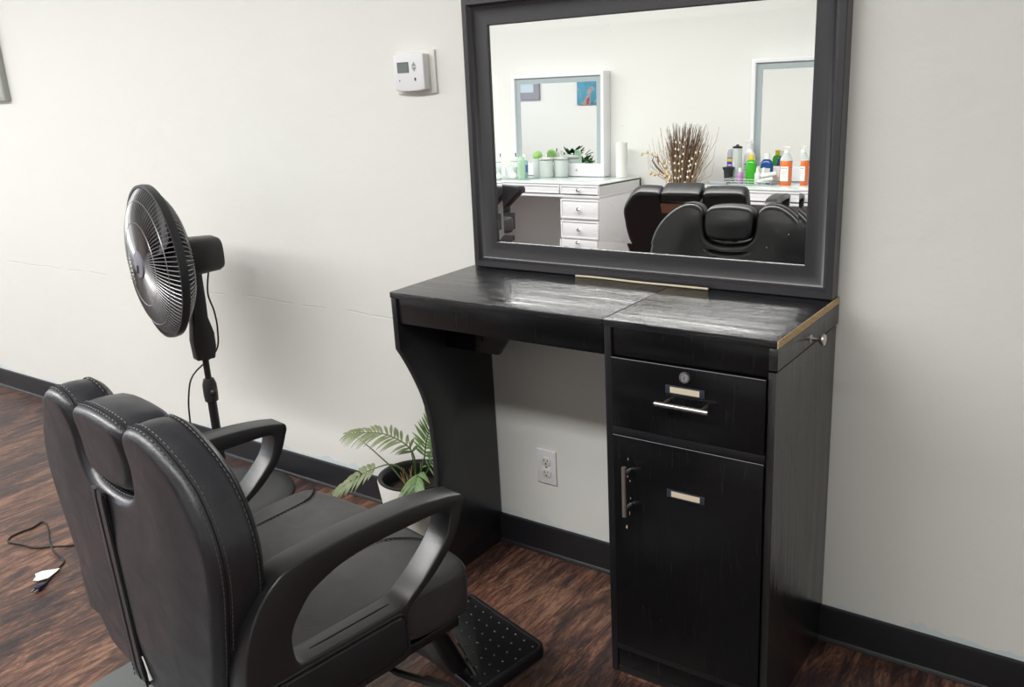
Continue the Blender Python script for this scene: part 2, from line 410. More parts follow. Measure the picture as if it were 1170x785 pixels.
def baseboard(name, a, b, side):
    prof = [(0,0),(.020,0),(.019,.004),(.0135,.011),(.012,.020),(.0115,.088),(.009,.0965),(.0,.0975)]
    g = G(); n = len(prof)
    P = lambda t, d, z: (t, -d, z) if side == 'b' else (t, W+d, z) if side == 'f' else (XL+d, t, z) if side == 'l' else (XR-d, t, z)
    vs = [P(a,d,z) for d, z in prof]+[P(b,d,z) for d, z in prof]
    g.add(vs, [(i,(i+1)%n,(i+1)%n+n,i+n) for i in range(n)]+[tuple(range(n-1,-1,-1)), tuple(range(n,2*n))])
    struct(g.build(name, M['base'], smooth=25))
baseboard('baseboard_back', XL, XR, 'b'); baseboard('baseboard_front', XL, XR, 'f'); baseboard('baseboard_left', W, 0, 'l'); baseboard('baseboard_right', W, 0, 'r')

# ------------------------------------------------------------------ styling desk (left unit)
HT = .9335; D = .411; XD = -1.071; XS = -.4106; TK = .0165
desk = thing('styling_desk', 'black wood-grain salon desk with scooped side panel and open knee space', 'desk', (XD,0,0))
o = -XD
G().box(XD+o, XS-.0014+o, -D, -.003, HT-TK, HT).build('desk_top', M['top'], desk, bevel=.0012)
G().box(XD+.020+o, XS-.002+o, -D+.006, -D+.022, .847, HT-TK-.0008).build('apron', M['front'], desk, bevel=.0008)
front = [(-D+.001,HT-TK-.0008),(-D+.001,.773)]
curve = [(-D+.001,.773),(-.384,.731),(-.355,.676),(-.326,.609),(-.307,.54),(-.300,.469),(-.298,.385),(-.305,.302),(-.322,.235),(-.350,.175),(-.385,.115),(-.402,.06),(-.404,0)]
c2 = smooth_poly([(p[0],p[1],0) for p in curve], 4, closed=False)
poly = [front[0]]+[(p[0],p[1]) for p in c2]+[(-.016,0),(-.016,.10),(-.004,.10),(-.004,HT-TK-.0008)]
G().prism(poly, 0, XD+.002+o, XD+.0195+o).build('side_panel', M['panel'], desk, smooth=30, bevel=.0007)
# under-desk hutch rail / bracket board at the back
bk = [(XD+.0202+o,HT-.09),(XS-.004+o,HT-.09),(XS-.004+o,.80),(XD+.26+o,.80),(XD+.205+o,.727),(XD+.0202+o,.727)]
G().prism(bk, 1, -.215, -.20).build('bracket', M['front'], desk, bevel=.0007)
G().box(XD+.0205+o, XS-.004+o, -.215, -.004, HT-.088, HT-TK-.001).build('under_shelf', M['front'], desk)
gg = G(); gg.lathe([(.0001,0),(.005,0),(.004,.002),(.0001,.002)], 12, (XD+.15+o,-.2155,.765), T=Matrix.Rotation(PI/2,4,'X')); gg.build('screw_cap', M['edge'], desk)

# ------------------------------------------------------------------ storage cabinet (right unit)
cab = thing('storage_cabinet', 'tall black cabinet with one drawer, one door and a bare chipboard top edge', 'cabinet', (XS,0,0))
o = -XS
x0 = XS+.0008
G().box(x0+o, -.0025+o, -D, -.003, HT-TK, HT).build('cabinet_top', M['top'], cab, bevel=.001)
G().box(-.0024+o, .0+o, -D, -.004, HT-TK-.0002, HT-.0006).build('bare_edge', M['chip'], cab)
# carcass: side panels, floor, back
G().box(x0+.001+o, x0+.0185+o, -D+.003, -.022, 0, HT-TK-.0008).build('side_panel', M['edge'], cab, bevel=.0008)
rp = [(-D+.006,0),(-.022,0),(-.022,.10),(-.004,.10),(-.004,.862),(-D+.006,.862)]
G().prism(rp, 0, -.0215+o, -.0045+o).build('side_panel', M['side'], cab, bevel=.0008)
G().box(-.020+o, -.0005+o, -D+.001, -.003, .868, HT-TK-.0015).build('side_strip', M['side'], cab, bevel=.001)
G().box(x0+.019+o, -.0225+o, -D+.008, -D+.024, .850, HT-TK-.001).build('apron', M['front'], cab, bevel=.0008)
G().box(x0+.019+o, -.0225+o, -D+.004, -.03, .0, .018).box(x0+.019+o, -.0225+o, -D+.012, -.03, .659, .674).box(x0+.019+o, -.0225+o, -.034, -.030, .02, .90).build('carcass', M['edge'], cab, bevel=.0005)
G().box(x0+.019+o, -.0225+o, -D+.005, -D+.020, .018, .068).build('toe_board', M['front'], cab, bevel=.0008)
G().box(x0+.019+o, -.0225+o, -D+.002, -D+.020, .069, .0865).build('bottom_rail', M['edge'], cab, bevel=.0008)
G().box(x0+.019+o, -.0225+o, -D+.001, -D+.018, .6575, .6765).build('rail', M['edge'], cab, bevel=.0008)
dr = G().box(x0+.0205+o, -.0238+o, -D-.001, -D+.015, .6780, .8465).build('drawer', M['front'], cab, bevel=.001)
do = G().box(x0+.0205+o, -.0238+o, -D-.001, -D+.015, .0880, .6560).build('door', M['front'], cab, bevel=.001)
# white chipped edge lines
gl = G(); gl.box(x0+.0205+o, -.0238+o, -D-.0013, -D-.0008, .8455, .8469); gl.build('worn_edge', M['silver'], dr)
gl = G(); gl.box(x0+.0205+o, -.0238+o, -D-.0013, -D-.0008, .6549, .6563); gl.build('worn_edge', M['silver'], do)
def bar_pull(parent, a, b, vert=False):
    g = G(); y = -D-.032
    if vert: g.tube([(a,y,b),(a,y,b+.126)], .0058, 14); ends = [(a,b+.018),(a,b+.108)]
    else: g.tube([(a,y,b),(a+.126,y,b)], .0058, 14); ends = [(a+.018,b),(a+.108,b)]
    for ex, ez in ends: g.tube([(ex,-D,ez),(ex,y,ez)], .0042, 10)
    return g.build('handle', M['steel'], parent, smooth=50)
bar_pull(dr, -.263+o, .7645); bar_pull(do, -.3445+o, .466, True)
def label_holder(parent, x, z, w=.094):
    h = G().box(x-w/2, x+w/2, -D-.0035, -D-.001, z-.010, z+.010).build('label_holder', M['holder'], parent, bevel=.001)
    G().box(x-w/2+.012, x+w/2-.012, -D-.0042, -D-.0032, z-.0065, z+.0070).build('label_card', M['card'], h)
label_holder(dr, -.205+o, .792); label_holder(do, -.2025+o, .5385)
T = Matrix.Rotation(PI/2, 4, 'X')
lk = G().lathe([(.013,0),(.013,.003),(.0115,.006),(.0085,.0065),(.0082,.0045),(.0001,.0045)], 28, (-.205+o,-D-.001,.8245), T=T).build('lock', M['steel'], dr, smooth=40)
G().lathe([(.0078,.0046),(.0078,.0056),(.0001,.0056)], 20, (-.205+o,-D-.001,.8245), T=T).build('lock_core', M['silver'], lk)
G().box(-.2058+o, -.2042+o, -D-.0072, -D-.0062, .8205, .8285).build('keyhole', M['hole'], lk)
TX = Matrix.Rotation(PI/2, 4, 'Y')
G().lathe([(.009,0),(.009,.001),(.0052,.003),(.0045,.014),(.006,.019),(.0125,.024),(.0135,.028),(.012,.031),(.0001,.032)], 24, (-.0005+o,-.205,.884), T=TX).build('knob', M['steel'], cab, smooth=50)
# chips in the door face
for (x, z, w, h) in ((-.3567,.4215,.0025,.006),(-.35,.60,.0015,.004),(-.352,.555,.0012,.003),(-.346,.545,.0014,.003),(-.348,.46,.0008,.006),(-.345,.50,.001,.003)):
    G().prism([(x-w+o,z),(x+o,z-h),(x+w+o,z-.2*h),(x+.4*w+o,z+h)], 1, -D-.0014, -D-.0009).build('chip_mark', M['chip'], do)

# ------------------------------------------------------------------ framed mirror leaning on the wall
mw, mh = 1.054, .7490
fm = thing('wall_mirror', 'large rectangular mirror in a wide black cove frame standing on the desk', 'mirror', (-.5313,-.0516,HT+.0005))
fm.rotation_euler = (-.0185,0,0)
prof = [(.000,.044),(.000,.002),(.002,.0),(.0165,.0),(.0185,.0022),(.0215,.0085),(.028,.0140),(.038,.0178),(.050,.0195),(.062,.0200),(.0705,.0192),(.0735,.0205),(.0745,.027),(.0745,.044)]
g = G(); n = len(prof)
cor = [(-mw/2,0,1,1),(mw/2,0,-1,1),(mw/2,mh,-1,-1),(-mw/2,mh,1,-1)]
vs = [(cx+sx*a, d, cz+sz*a) for cx, cz, sx, sz in cor for a, d in prof]
fs = [(c*n+i, c*n+i+1, ((c+1)%4)*n+i+1, ((c+1)%4)*n+i) for c in range(4) for i in range(n-1)]
fs += [(c*n+n-1, c*n, ((c+1)%4)*n, ((c+1)%4)*n+n-1) for c in range(4)]
g.add(vs, fs).build('frame', M['frame'], fm, smooth=32)
ow, o0, o1 = mw/2-.0745, .0745, mh-.0745
bw = .021; e = .00030; yb = .0262
g = G().add([(-ow-.003,yb-e,o0-.003),(ow+.003,yb-e,o0-.003),(ow+.003,yb-e,o1+.003),(-ow-.003,yb-e,o1+.003),
             (-ow+bw,yb,o0+bw),(ow-bw,yb,o0+bw),(ow-bw,yb,o1-bw),(-ow+bw,yb,o1-bw),
             (-ow-.003,yb+.004,o0-.003),(ow+.003,yb+.004,o0-.003),(ow+.003,yb+.004,o1+.003),(-ow-.003,yb+.004,o1+.003)],
            [(4,5,6,7),(0,1,5,4),(1,2,6,5),(2,3,7,6),(3,0,4,7),(1,0,8,9),(2,1,9,10),(3,2,10,11),(0,3,11,8),(9,8,11,10)])
g.build('mirror_glass', M['mirror'], fm, smooth=0)
G().box(-ow-.004, ow+.004, yb+.005, .0435, o0-.002, o1+.002).build('backing_board', M['edge'], fm)

# beige strip on the desk top in front of the mirror
sp = [(-.697,-.0610),(-.66,-.0575),(-.624,-.0580),(-.58,-.0600),(-.53,-.0640),(-.477,-.0655),(-.42,-.0640),(-.36,-.0640),(-.306,-.0640)]
g = G(); g.tube([(x,y-.002,HT+.0032) for x, y in sp], .0028, 8, flat=1.0)
tag(g.build('wooden_strip', M['card'], None), 'thin bent beige strip lying on desk top along mirror frame', 'strip')

# ------------------------------------------------------------------ outlet, thermostat
ou = thing('electrical_outlet', 'white duplex power outlet on the wall in the knee space', 'outlet', (-.8636,0,.3025))
pl = G().prism([(-.035,-.057),(.035,-.057),(.035,.057),(-.035,.057)], 1, -.006, 0).build('wall_plate', M['white'], ou, bevel=.0022, seg=3)
for s in (-1, 1):
    z = s*.0195; r_ = G(); pts = []
    for k in range(28):
        q = 2*PI*k/28; pts.append((max(-.0172,min(.0172,.0185*math.cos(q))), z+max(-.0138,min(.0138,.0165*math.sin(q)))))
    ro = r_.prism(pts, 1, -.0085, -.004).build('receptacle', M['offwhite'], ou, bevel=.0008)
    h = G().box(-.0075,-.0052,-.0092,-.008,z+.000,z+.008).box(.0052,.0075,-.0092,-.008,z+.001,z+.0072)
    h.lathe([(.0026,0),(.0026,.001),(.0001,.001)], 12, (0,-.0082,z-.0070), T=T); h.build('slot', M['hole'], ro)
G().lathe([(.003,0),(.0028,.0014),(.0001,.0016)], 14, (0,-.006,0), T=T).build('screw', M['steel'], ou)

th = thing('thermostat', 'white wall thermostat with grey display and two arrow buttons', 'thermostat', (-1.2705,0,1.497))
def arch(w, h, sag):
    xs = [w*(-1+k/6) for k in range(13)]
    return [(x,-h-sag*(1-(x/w)**2)) for x in xs]+[(x,h+sag*(1-(x/w)**2)) for x in xs[::-1]]
G().prism(arch(.0775,.0615,.004), 1, -.007, 0).build('back_plate', M['offwhite'], th, bevel=.002)
G().box(-.058,.057,-.020,-.006,-.0500,.0500).build('inner_body', M['offwhite'], th, bevel=.002)
bd = G().prism(arch(.0590,.0500,.0045), 1, -.034, -.017).build('body', M['white'], th, bevel=.003, seg=3, loc=(-.0035,0,.001))
lr = G().box(-.043,.001,-.0352,-.0335,-.001,.029).build('display_rim', M['lcddark'], bd)
G().box(-.040,.000,-.0358,-.035,.000,.0265).build('display', M['lcd'], lr)
G().prism([(.013,.0165),(.031,.0165),(.022,.0285)], 1, -.0352, -.0335).build('up_button', M['grey tool'], bd)
G().prism([(.013,.0135),(.022,.0015),(.031,.0135)], 1, -.0352, -.0335).build('down_button', M['grey tool'], bd)
G().box(.021,.027,-.0346,-.0335,-.025,-.016).build('status_mark', M['lcddark'], bd)
G().box(-.040,-.036,-.0346,-.0335,-.025,-.021).build('status_mark', M['lcddark'], bd)

M['picedge'] = mat('grey green frame', (.36,.38,.35), .5)
# pictures on the same wall, further left
def picture(name, label, x0, x1, z0, z1, fw, mm, inner, group=None, matw=0):
    t = thing(name, label, 'picture', ((x0+x1)/2,0,(z0+z1)/2))
    w, h = (x1-x0)/2, (z1-z0)/2
    if fw:
        G().prism([(-w,-h),(w,-h),(w,h),(-w,h)], 1, -.028, 0, hole=[(-w+fw,-h+fw),(w-fw,-h+fw),(w-fw,h-fw),(-w+fw,h-fw)]).build('frame', mm, t, bevel=.003)
        if matw: G().prism([(-w+fw,-h+fw),(w-fw,-h+fw),(w-fw,h-fw),(-w+fw,h-fw)], 1, -.014, -.002, hole=[(-w+fw+matw,-h+fw+matw),(w-fw-matw,-h+fw+matw),(w-fw-matw,h-fw-matw),(-w+fw+matw,h-fw-matw)]).build('picture_mount', M['silver'], t)
        G().box(-w+fw,w-fw,-.010,-.002,-h+fw,h-fw).build('print', inner, t)
    else: G().box(-w,w,-.03,0,-h,h).build('canvas', inner, t, bevel=.002)
    return t
picture('framed_picture', 'pale framed picture on the wall at the far left edge of the photo', -4.35, -3.715, 1.478, 2.02, .035, M['picedge'], M['print'])
picture('framed_picture', 'silver framed print reflected in upper left of the vanity mirror', -7.75, -6.90, 1.405, 2.0, .04, M['silver'], M['print'], matw=.07)
picture('canvas_painting', 'teal and pink abstract canvas reflected in upper right of the vanity mirror', -6.27, -5.88, 1.325, 1.85, 0, None, M['art'])

# ------------------------------------------------------------------ salon chairs
ARM = [((-.205,.737),(-.169,.680)),((-.12,.743),(-.111,.700)),((-.047,.744),(-.045,.7065)),((.049,.740),(.05,.7065)),((.12,.731),(.105,.7055)),((.160,.7225),(.128,.7035)),((.170,.7185),(.133,.7015)),
       ((.1735,.708),(.1370,.695)),((.169,.693),(.134,.675)),((.143,.637),(.119,.643)),((.092,.589),(.070,.598)),((.047,.561),(.035,.574)),((.020,.540),(.008,.5585)),
       ((.015,.505),(-.03,.556)),((.015,.465),(-.07,.556)),((.002,.446),(-.11,.556)),((-.10,.443),(-.15,.556)),((-.20,.443),(-.187,.557)),((-.300,.443),(-.214,.560)),
       ((-.314,.465),(-.222,.580)),((-.316,.56),(-.223,.612)),((-.302,.637),(-.214,.635)),((-.275,.690),(-.200,.653)),((-.243,.721),(-.187,.667))]
def make_arm(parent, s, dz=0):
    O = [(p[0],p[1]) for p in smooth_poly([(a[0],a[1],0) for a, b in ARM], 4)]; I = [(p[0],p[1]) for p in smooth_poly([(b[0],b[1],0) for a, b in ARM], 4)]
    g = G(); g.prism([(a,b+dz) for a, b in O], 0, s*.275, s*.332, hole=[(a,b+dz) for a, b in I])
    a = g.build('armrest', M['arm'], parent, smooth=45, bevel=.0035, seg=3)
    pad = []
    for (cy, cz, a0) in ((-.010,.530,0),(-.270,.530,90),(-.270,.474,180),(-.010,.474,270)):
        for k in range(6):
            q = math.radians(a0+90*k/5); pad.append((cy+.014*math.cos(q), cz+.012*math.sin(q)+dz))
    cushion('side_pad', pad, 0, min(s*.330,s*.338), max(s*.330,s*.338), .0035, M['armpad'], a, N=60, seg=3)
    rim = G(); rim.tube([(s*.3325,y*1.0,z) for y, z in inset(pad, -.004)], .0022, 6, closed=True); rim.build('pad_rim', M['arm'], a)
    gv = G(); gv.box(min(s*.3015,s*.3045), max(s*.3015,s*.3045), -.20, .0, .5556+dz, .5566+dz); gv.build('groove', M['groove'], a)
    return a
def back_outline(style=0):
    if style == 0:
        pts = [(-.165,.425),(0,.415),(.165,.425),(.205,.45),(.250,.51),(.278,.58),(.300,.66),(.318,.73),(.325,.79),(.317,.84),(.294,.89),(.258,.934),(.218,.965),(.180,.980),(.145,.980),(.118,.966),(.106,.938),(.103,.905),(.099,.868),(.085,.841),(.055,.827),(0,.822)]
        pts += [(-x,z) for x, z in pts[::-1][1:-2]]
        pts = pts[1:]
    else:
        pts = [(0,.42),(.20,.425),(.24,.46),(.30,.56),(.322,.64),(.325,.72),(.320,.80),(.275,.875),(.235,.905),(.20,.910),(.13,.908),(.108,.895),(.104,.86),(.095,.835),(.05,.825),(0,.823),(-.05,.825),(-.095,.835),(-.104,.86),(-.108,.895),(-.13,.908),(-.22,.910),(-.285,.908),(-.312,.900),(-.324,.88),(-.325,.85),(-.325,.82),(-.325,.79),(-.324,.765),(-.314,.742),(-.26,.705),(-.205,.668),(-.18,.64),(-.17,.45),(-.15,.425)]
    return [(p[0],p[1]) for p in smooth_poly([(a,b,0) for a, b in pts], 5)]
def make_chair(label, loc, rotz, style=0, recline=0, group=None, lift=0):
    t = thing('salon_chair', label, 'chair', loc, rotz, group); t.location.z = lift
    LB = M['leather'] if style == 0 else M['leather2']
    piv = Vector((0,-.27,.44)); Rm = Matrix.Rotation(recline, 4, 'X')
    def df(x, y, z):
        y2 = y + .06*x*x - .30*max(0, z-.90)**1.3 - .03*(z-.7)
        p = piv + Rm @ (Vector((x, y2, z))-piv); return p.x, p.y, p.z
    ol = back_outline(style)
    bk = cushion('backrest', ol, 1, -.343, -.246, .020, LB, t, cuts=((-.30,.30,.03),(.45,.97,.03)), deform=df, N=220, bulge0=.006, bulge1=.014, puff=.003)
    g = G(); rs = [tuple(p) for p in resample([(a,b,0) for a, b in ol], 260)]
    if style == 0:
        for yy, off in ((-.3265,-.0012),(-.3145,-.0028),(-.264,-.002)):
            P = [df(x, yy, z) for x, z in inset([(p[0],p[1]) for p in rs], off)]
            g = G(); stitches(g, [p for p in P], .0011, closed=True); g.build('stitching', M['thread'], bk, smooth=0)
        for yy, off in ((-.3205,-.0014),(-.2612,-.0014)):
            P = [df(x, yy, z) for x, z in inset([(p[0],p[1]) for p in rs], off)]
            g = G(); g.tube(P, .0013, 5, closed=True); g.build('seam', M['groove'], bk)
        g = G(); g.tube([df(x,-.3500,z) for x, z in ((-.004,.492),(.002,.480),(.008,.463),(.012,.448))], [.0012,.0016,.0018,.0034], 6); g.build('paint_scuff', M['paper'], bk)
        # doubled vertical strap on the back
        for xa, w in ((-.053,.024),(-.027,.026)):
            s_ = G(); N = 24; zs = [.421+(.822-.421)*k/N for k in range(N+1)]
            vs = []
            for z in zs:
                for dx, dy in ((-w/2,.003),(-w/2+.002,-.0030),(w/2-.002,-.0045),(w/2,.003)):
                    f = min(1, max(0, (min(z-.42,.84-z))/.03)); vs.append(df(xa+dx-.012*(.83-z)*0, -.3485+dy+.004*(1-f), z))
            s_.add(vs, [(k*4+j, k*4+j+1, k*4+j+5, k*4+j+4) for k in range(N) for j in range(3)]+[(0,1,2,3),(N*4,N*4+3,N*4+2,N*4+1)])
            so = s_.build('back_strap', LB, bk, smooth=50)
        s2 = G(); stitches(s2, [df(-.0635,-.3510,.424+.393*k/30) for k in range(31)], .0010); s2.build('strap_stitching', M['thread'], bk, smooth=0)
        s3 = G(); s3.tube([df(-.0125,-.3500,.422+.398*k/24) for k in range(25)], .0022, 6); s3.build('strap_seam', M['groove'], bk)
    # headrest
    hz = 0 if style == 0 else .0
    if style == 0:
        hp = [(-.096,.89),(-.095,.945),(-.080,.967),(-.04,.975),(0,.977),(.04,.975),(.080,.967),(.095,.945),(.096,.89),(.086,.857),(.060,.842),(0,.837),(-.060,.842),(-.086,.857)]
        hy = (-.340,-.236)
    else:
        hp = [(-.098,.87),(-.098,.898),(-.088,.912),(0,.914),(.088,.912),(.098,.898),(.098,.87),(.088,.862),(0,.860),(-.088,.862)]
        hy = (-.352,-.225)
    hpo = [(a[0],a[1]) for a in smooth_poly([(a,b,0) for a, b in hp], 5)]
    hd = cushion('headrest', hpo, 1, hy[0], hy[1], .018, LB, t, cuts=((-.08,.08,.02),(.85,.96,.02)), deform=df, N=100, bulge0=.006, bulge1=.012, puff=.003)
    if style == 0:
        g = G(); rs = [tuple(p) for p in resample([(a,b,0) for a, b in hpo], 120)]
        for yy, off in ((-.3235,-.0014),(-.3115,-.0030)):
            g = G(); stitches(g, [df(x, yy, z) for x, z in inset([(p[0],p[1]) for p in rs], off)], .0011, closed=True); g.build('stitching', M['thread'], hd, smooth=0)
        g = G(); g.tube([df(x, -.3175, z) for x, z in inset([(p[0],p[1]) for p in rs], -.0018)], .0013, 5, closed=True); g.build('seam', M['groove'], hd)
    else:
        g = G(); q = [df(-.105,-.3545,.852), df(.105,-.3545,.852), df(.105,-.3545,.800), df(-.085,-.3545,.800)]
        q2 = [df(-.105,-.346,.852), df(.105,-.346,.852), df(.105,-.346,.800), df(-.085,-.346,.800)]
        g.add(q+q2, [(0,1,2,3),(7,6,5,4),(0,4,5,1),(1,5,6,2),(2,6,7,3),(3,7,4,0)]).build('rear_plate', M['brownplate'], t, smooth=0)
        g = G(); g.tube([df(-.24,-.30,.66), df(-.24,-.29,.58), (-.24,-.26,.47)], .014, 10); g.build('hinge_bar', M['steelblk'], t)
    # seat
    so = [(-.270,-.235),(-.271,.03),(-.280,.075),(-.288,.13),(-.288,.18),(-.281,.208),(-.250,.224),(-.15,.233),(0,.236),(.15,.233),(.250,.224),(.281,.208),(.288,.18),(.288,.13),(.280,.075),(.271,.03),(.270,-.235),(0,-.238)]
    sol = [(a[0],a[1]) for a in smooth_poly([(a,b,0) for a, b in so], 4)]
    def sdf(x, y, z):
        return x, y, z + (.010*(1-(x/.30)**2) if z > .45 else 0) - max(0, y-.15)**2*.4*(1 if z > .45 else .0)
    st = cushion('seat', sol, 2, .420, .538, .021, M['seat'], t, cuts=((-.28,.28,.035),(-.21,.225,.035)), deform=sdf, N=140, bulge1=.004, puff=.001)
    def ztop(x, y): return sdf(x, y, .538)[2] + .0040
    for sd in (-1, 1):
        base = [(.128*sd if sd > 0 else -.165,-.21),(.112 if sd > 0 else -.178,-.06),(.100 if sd > 0 else -.190,.02),(.090 if sd > 0 else -.198,.09),(.095 if sd > 0 else -.206,.150),(.118 if sd > 0 else -.222,.182),(.15 if sd > 0 else -.245,.205),(.20 if sd > 0 else -.262,.215)]
        pp = [(p[0],p[1]) for p in smooth_poly([(a,b,0) for a, b in base], 5, closed=False)]
        g = G(); g.tube([(x,y,ztop(x,y)-.0014) for x, y in pp], .0016, 5); g.build('seam', M['groove'], st)
        g = G(); stitches(g, [(x+.006,y,ztop(x,y)-.0008) for x, y in pp], .0010); g.build('stitching', M['groove'], st, smooth=0)
    # edge piping of the seat
    g = G(); rs = [tuple(p) for p in resample([(a,b,0) for a, b in sol], 200)]
    P = [sdf(x, y, .513) for x, y in inset([(p[0],p[1]) for p in rs], -.0008)]; g.tube(P, .0014, 5, closed=True); g.build('piping', M['seat'], st)
    g = G(); g.box(-.26,.26,-.30,.20,.385,.407).box(-.10,.10,-.325,-.26,.40,.47); g.build('seat_pan', M['steelblk'], t, bevel=.004)
    for s in (-1, 1):
        ar = make_arm(t, s)
        if style == 1: ar.location = (-.085, 0, .045) if s < 0 else (-.10, 0, -.03)
    if style == 1: st.scale.x = 1.1
    # footrest: black leather covered stem and studded plate
    g = G(); g.tube([(-.05,.16,.392),(-.05,.24,.372),(-.05,.30,.245),(-.05,.38,.085)], .011, 8, flat=.7).tube([(.10,.10,.392),(.10,.22,.365),(.10,.30,.245),(.09,.38,.080)], .011, 8, flat=.7); g.build('footrest_bar', M['chrome'], t)
    def fdf(x, y, z): return x, y, z
    pe = [(.225,.385),(.262,.372),(.318,.250),(.365,.130),(.372,.098),(.335,.094),(.305,.140),(.250,.270),(.200,.355)]
    cp = [(a[0],a[1]) for a in smooth_poly([(a,b,0) for a, b in pe], 3)]
    cushion('calf_pad', cp, 0, -.165, .080, .012, M['armpad'], t, N=60, seg=3)
    fr = thing_plate(t, style == 0)
    # hydraulic column and base
    g = G(); g.lathe([(.055,.0),(.055,.30),(.035,.305),(.035,.385+lift),(.06,.386+lift)], 28, (0,0,.02-lift)); g.build('hydraulic_column', M['chrome'], t)
    g = G(); g.lathe([(.285,0),(.285,.006),(.26,.018),(.12,.030),(.06,.036)], 48, (0,0,-lift)); g.build('base', M['chrome'], t)
    if style == 0:
        g = G(); g.tube([(.05,.05,.375),(.16,.02,.37),(.25,.035,.36),(.325,.075,.345)], .007, 8); g.tube([(.30,.062,.350),(.355,.092,.338)], .011, 8); g.build('pump_lever', M['steelblk'], t)
    return t
def thing_plate(t, studs=True):
    def rr(x0,x1,y0,y1,r):
        out = []
        for cx, cy, a0 in ((x1-r,y1-r,0),(x0+r,y1-r,90),(x0+r,y0+r,180),(x1-r,y0+r,270)):
            for k in range(7): q = math.radians(a0+15*k); out.append((cx+r*math.cos(q), cy+r*math.sin(q)))
        return out
    pz = 0
    ol = rr(-.165,.165,-.108,.108,.026); il = inset(ol, .011)
    fp = G().prism(ol, 2, pz-.024, pz+.006, hole=il)
    fp.prism(il, 2, pz-.022, pz)
    f = fp.build('footplate', M['rubber'], t, smooth=40, bevel=.0025, loc=(.004,.462,.095), rot=(.14,0,-.14))
    if not studs: return f
    first = None
    for j in range(7):
        for i in range(9 if j % 2 == 0 else 8):
            x = -.138+.0345*i+(0 if j % 2 == 0 else .017); y = -.084+.028*j
            if first is None: st_ = first = G().ball((0,0,0), .0030, 8, .8).build('stud', M['studm'], f, smooth=80)
            else: st_ = first.copy(); C.objects.link(st_)
            st_.location = (x, y, .0005)
    return f
M['studm'] = mat('stud with painted highlight', (.16,.16,.17), .2, .5)  # lighter grey puts the highlights of the studs into their colour
chair = make_chair('black salon chair in front of the desk, seen from behind, curved arms', (-.77,-1.06,0), -.14)
chair2 = make_chair('black reclined salon chair reflected in the mirror with brown plate on its back', (-1.475,-2.62,0), PI-.16, 1, .42, lift=.095)

# a further chair whose arm shows at the mirror's lower left
c3 = thing('salon_chair', 'grey-black chair arm peeking in at the left edge of the mirror reflection', 'chair', (-3.56,-3.15,0), -PI/2+.25)
for s in (-1, 1):
    G().prism([(-.30,.80),(.215,.80),(.225,.785),(.225,.755),(.19,.74),(.05,.64),(.05,.60),(-.02,.60),(-.05,.70),(-.10,.735),(-.28,.735)], 0, s*.27, s*.335).build('armrest', M['arm'], c3, bevel=.006)
G().box(-.26,.26,-.25,.18,.46,.58).build('seat', M['seat'], c3, bevel=.03, seg=4)
G().box(-.31,.31,-.36,-.26,.45,1.0).build('backrest', M['leather'], c3, bevel=.035, seg=4)
G().box(-.335,-.275,-.30,.10,.47,.60).box(.275,.335,-.30,.10,.47,.60).build('side_panel', M['arm'], c3, bevel=.006)
G().lathe([(.28,0),(.28,.008),(.10,.03),(.05,.04),(.05,.458)], 40).build('base', M['chrome'], c3)

# ------------------------------------------------------------------ salon floor mat with a notch for the chair base
mx0, mx1, my0, my1 = -1.525, -.25, -2.05, -1.04
pts = [(mx0,my0),(mx1,my0),(mx1,my1)]
cx, cy, cr = -.77, -1.06, .345
a1 = math.asin((my1-cy)/cr)
for k in range(25):
    q = a1 - (PI+2*a1)*k/24; pts.append((cx+cr*math.cos(q), cy+cr*math.sin(q)))
pts += [(mx0,my1)]
g = G().prism([(a+1,b+1.5) for a, b in pts], 2, 0, .012); o_ = g.build('floor_mat', M['mat'], None, bevel=.006, loc=(-1,-1.5,0))
tag(o_, 'grey rubber floor mat showing behind the chair at bottom left', 'mat')

# ------------------------------------------------------------------ pedestal fan
fx, fy = -2.150, -.274
fan = thing('pedestal_fan', 'black pedestal fan with round wire guard standing beside the wall', 'fan', (fx,fy,0))
ang = math.atan2(-.96,-.265)
G().lathe([(.250,0),(.250,.008),(.243,.016),(.20,.023),(.06,.034),(.035,.050),(.026,.075),(.0001,.076)], 56).build('base', M['fanbase'], fan, smooth=40)
G().tube([(0,0,.06),(0,0,.42)], .0165, 16).build('lower_pole', M['steelblk'], fan)
G().lathe([(.018,.388),(.024,.392),(.026,.42),(.025,.455),(.019,.475),(.0125,.478)], 20).build('height_collar', M['fan'], fan)
G().ball((.028,-.006,.43), .013, 12).build('collar_knob', M['fan'], fan)
G().tube([(0,0,.42),(0,0,.66)], .0115, 14).build('upper_pole', M['steelblk'], fan)
# head group: local frame with +a forward
A = Vector((math.cos(ang), math.sin(ang), 0)); B = Vector((-A.y, A.x, 0)); Zv = Vector((0,0,1))
HC = .926
def fp(a, b, z): return A*a + B*b + Zv*(HC+z)
g = G()
nk = [(-.030,-.375),(.036,-.372),(.040,-.30),(.026,-.20),(.014,-.10),(.016,-.045),(-.028,-.045),(-.028,-.16),(-.026,-.22),(-.040,-.28),(-.040,-.33)]
vs = []
for b in (-.024,.024):
    vs += [fp(a-.0, b, z) for a, z in nk]
n = len(nk); g.add(vs, [tuple(range(n-1,-1,-1)), tuple(range(n,2*n))]+[(i,(i+1)%n,(i+1)%n+n,i+n) for i in range(n)])
g.build('neck', M['fan'], fan, bevel=.006, seg=3)
def fl(prof, nseg=40, sx=1, sy=1, power=2):
    """lathe about the fan axis: prof of (radius, a)"""
    Mx = Matrix((B, Zv, A)).transposed().to_4x4()
    return G().lathe(prof, nseg, (0,0,HC), sx, sy, power, T=Mx)
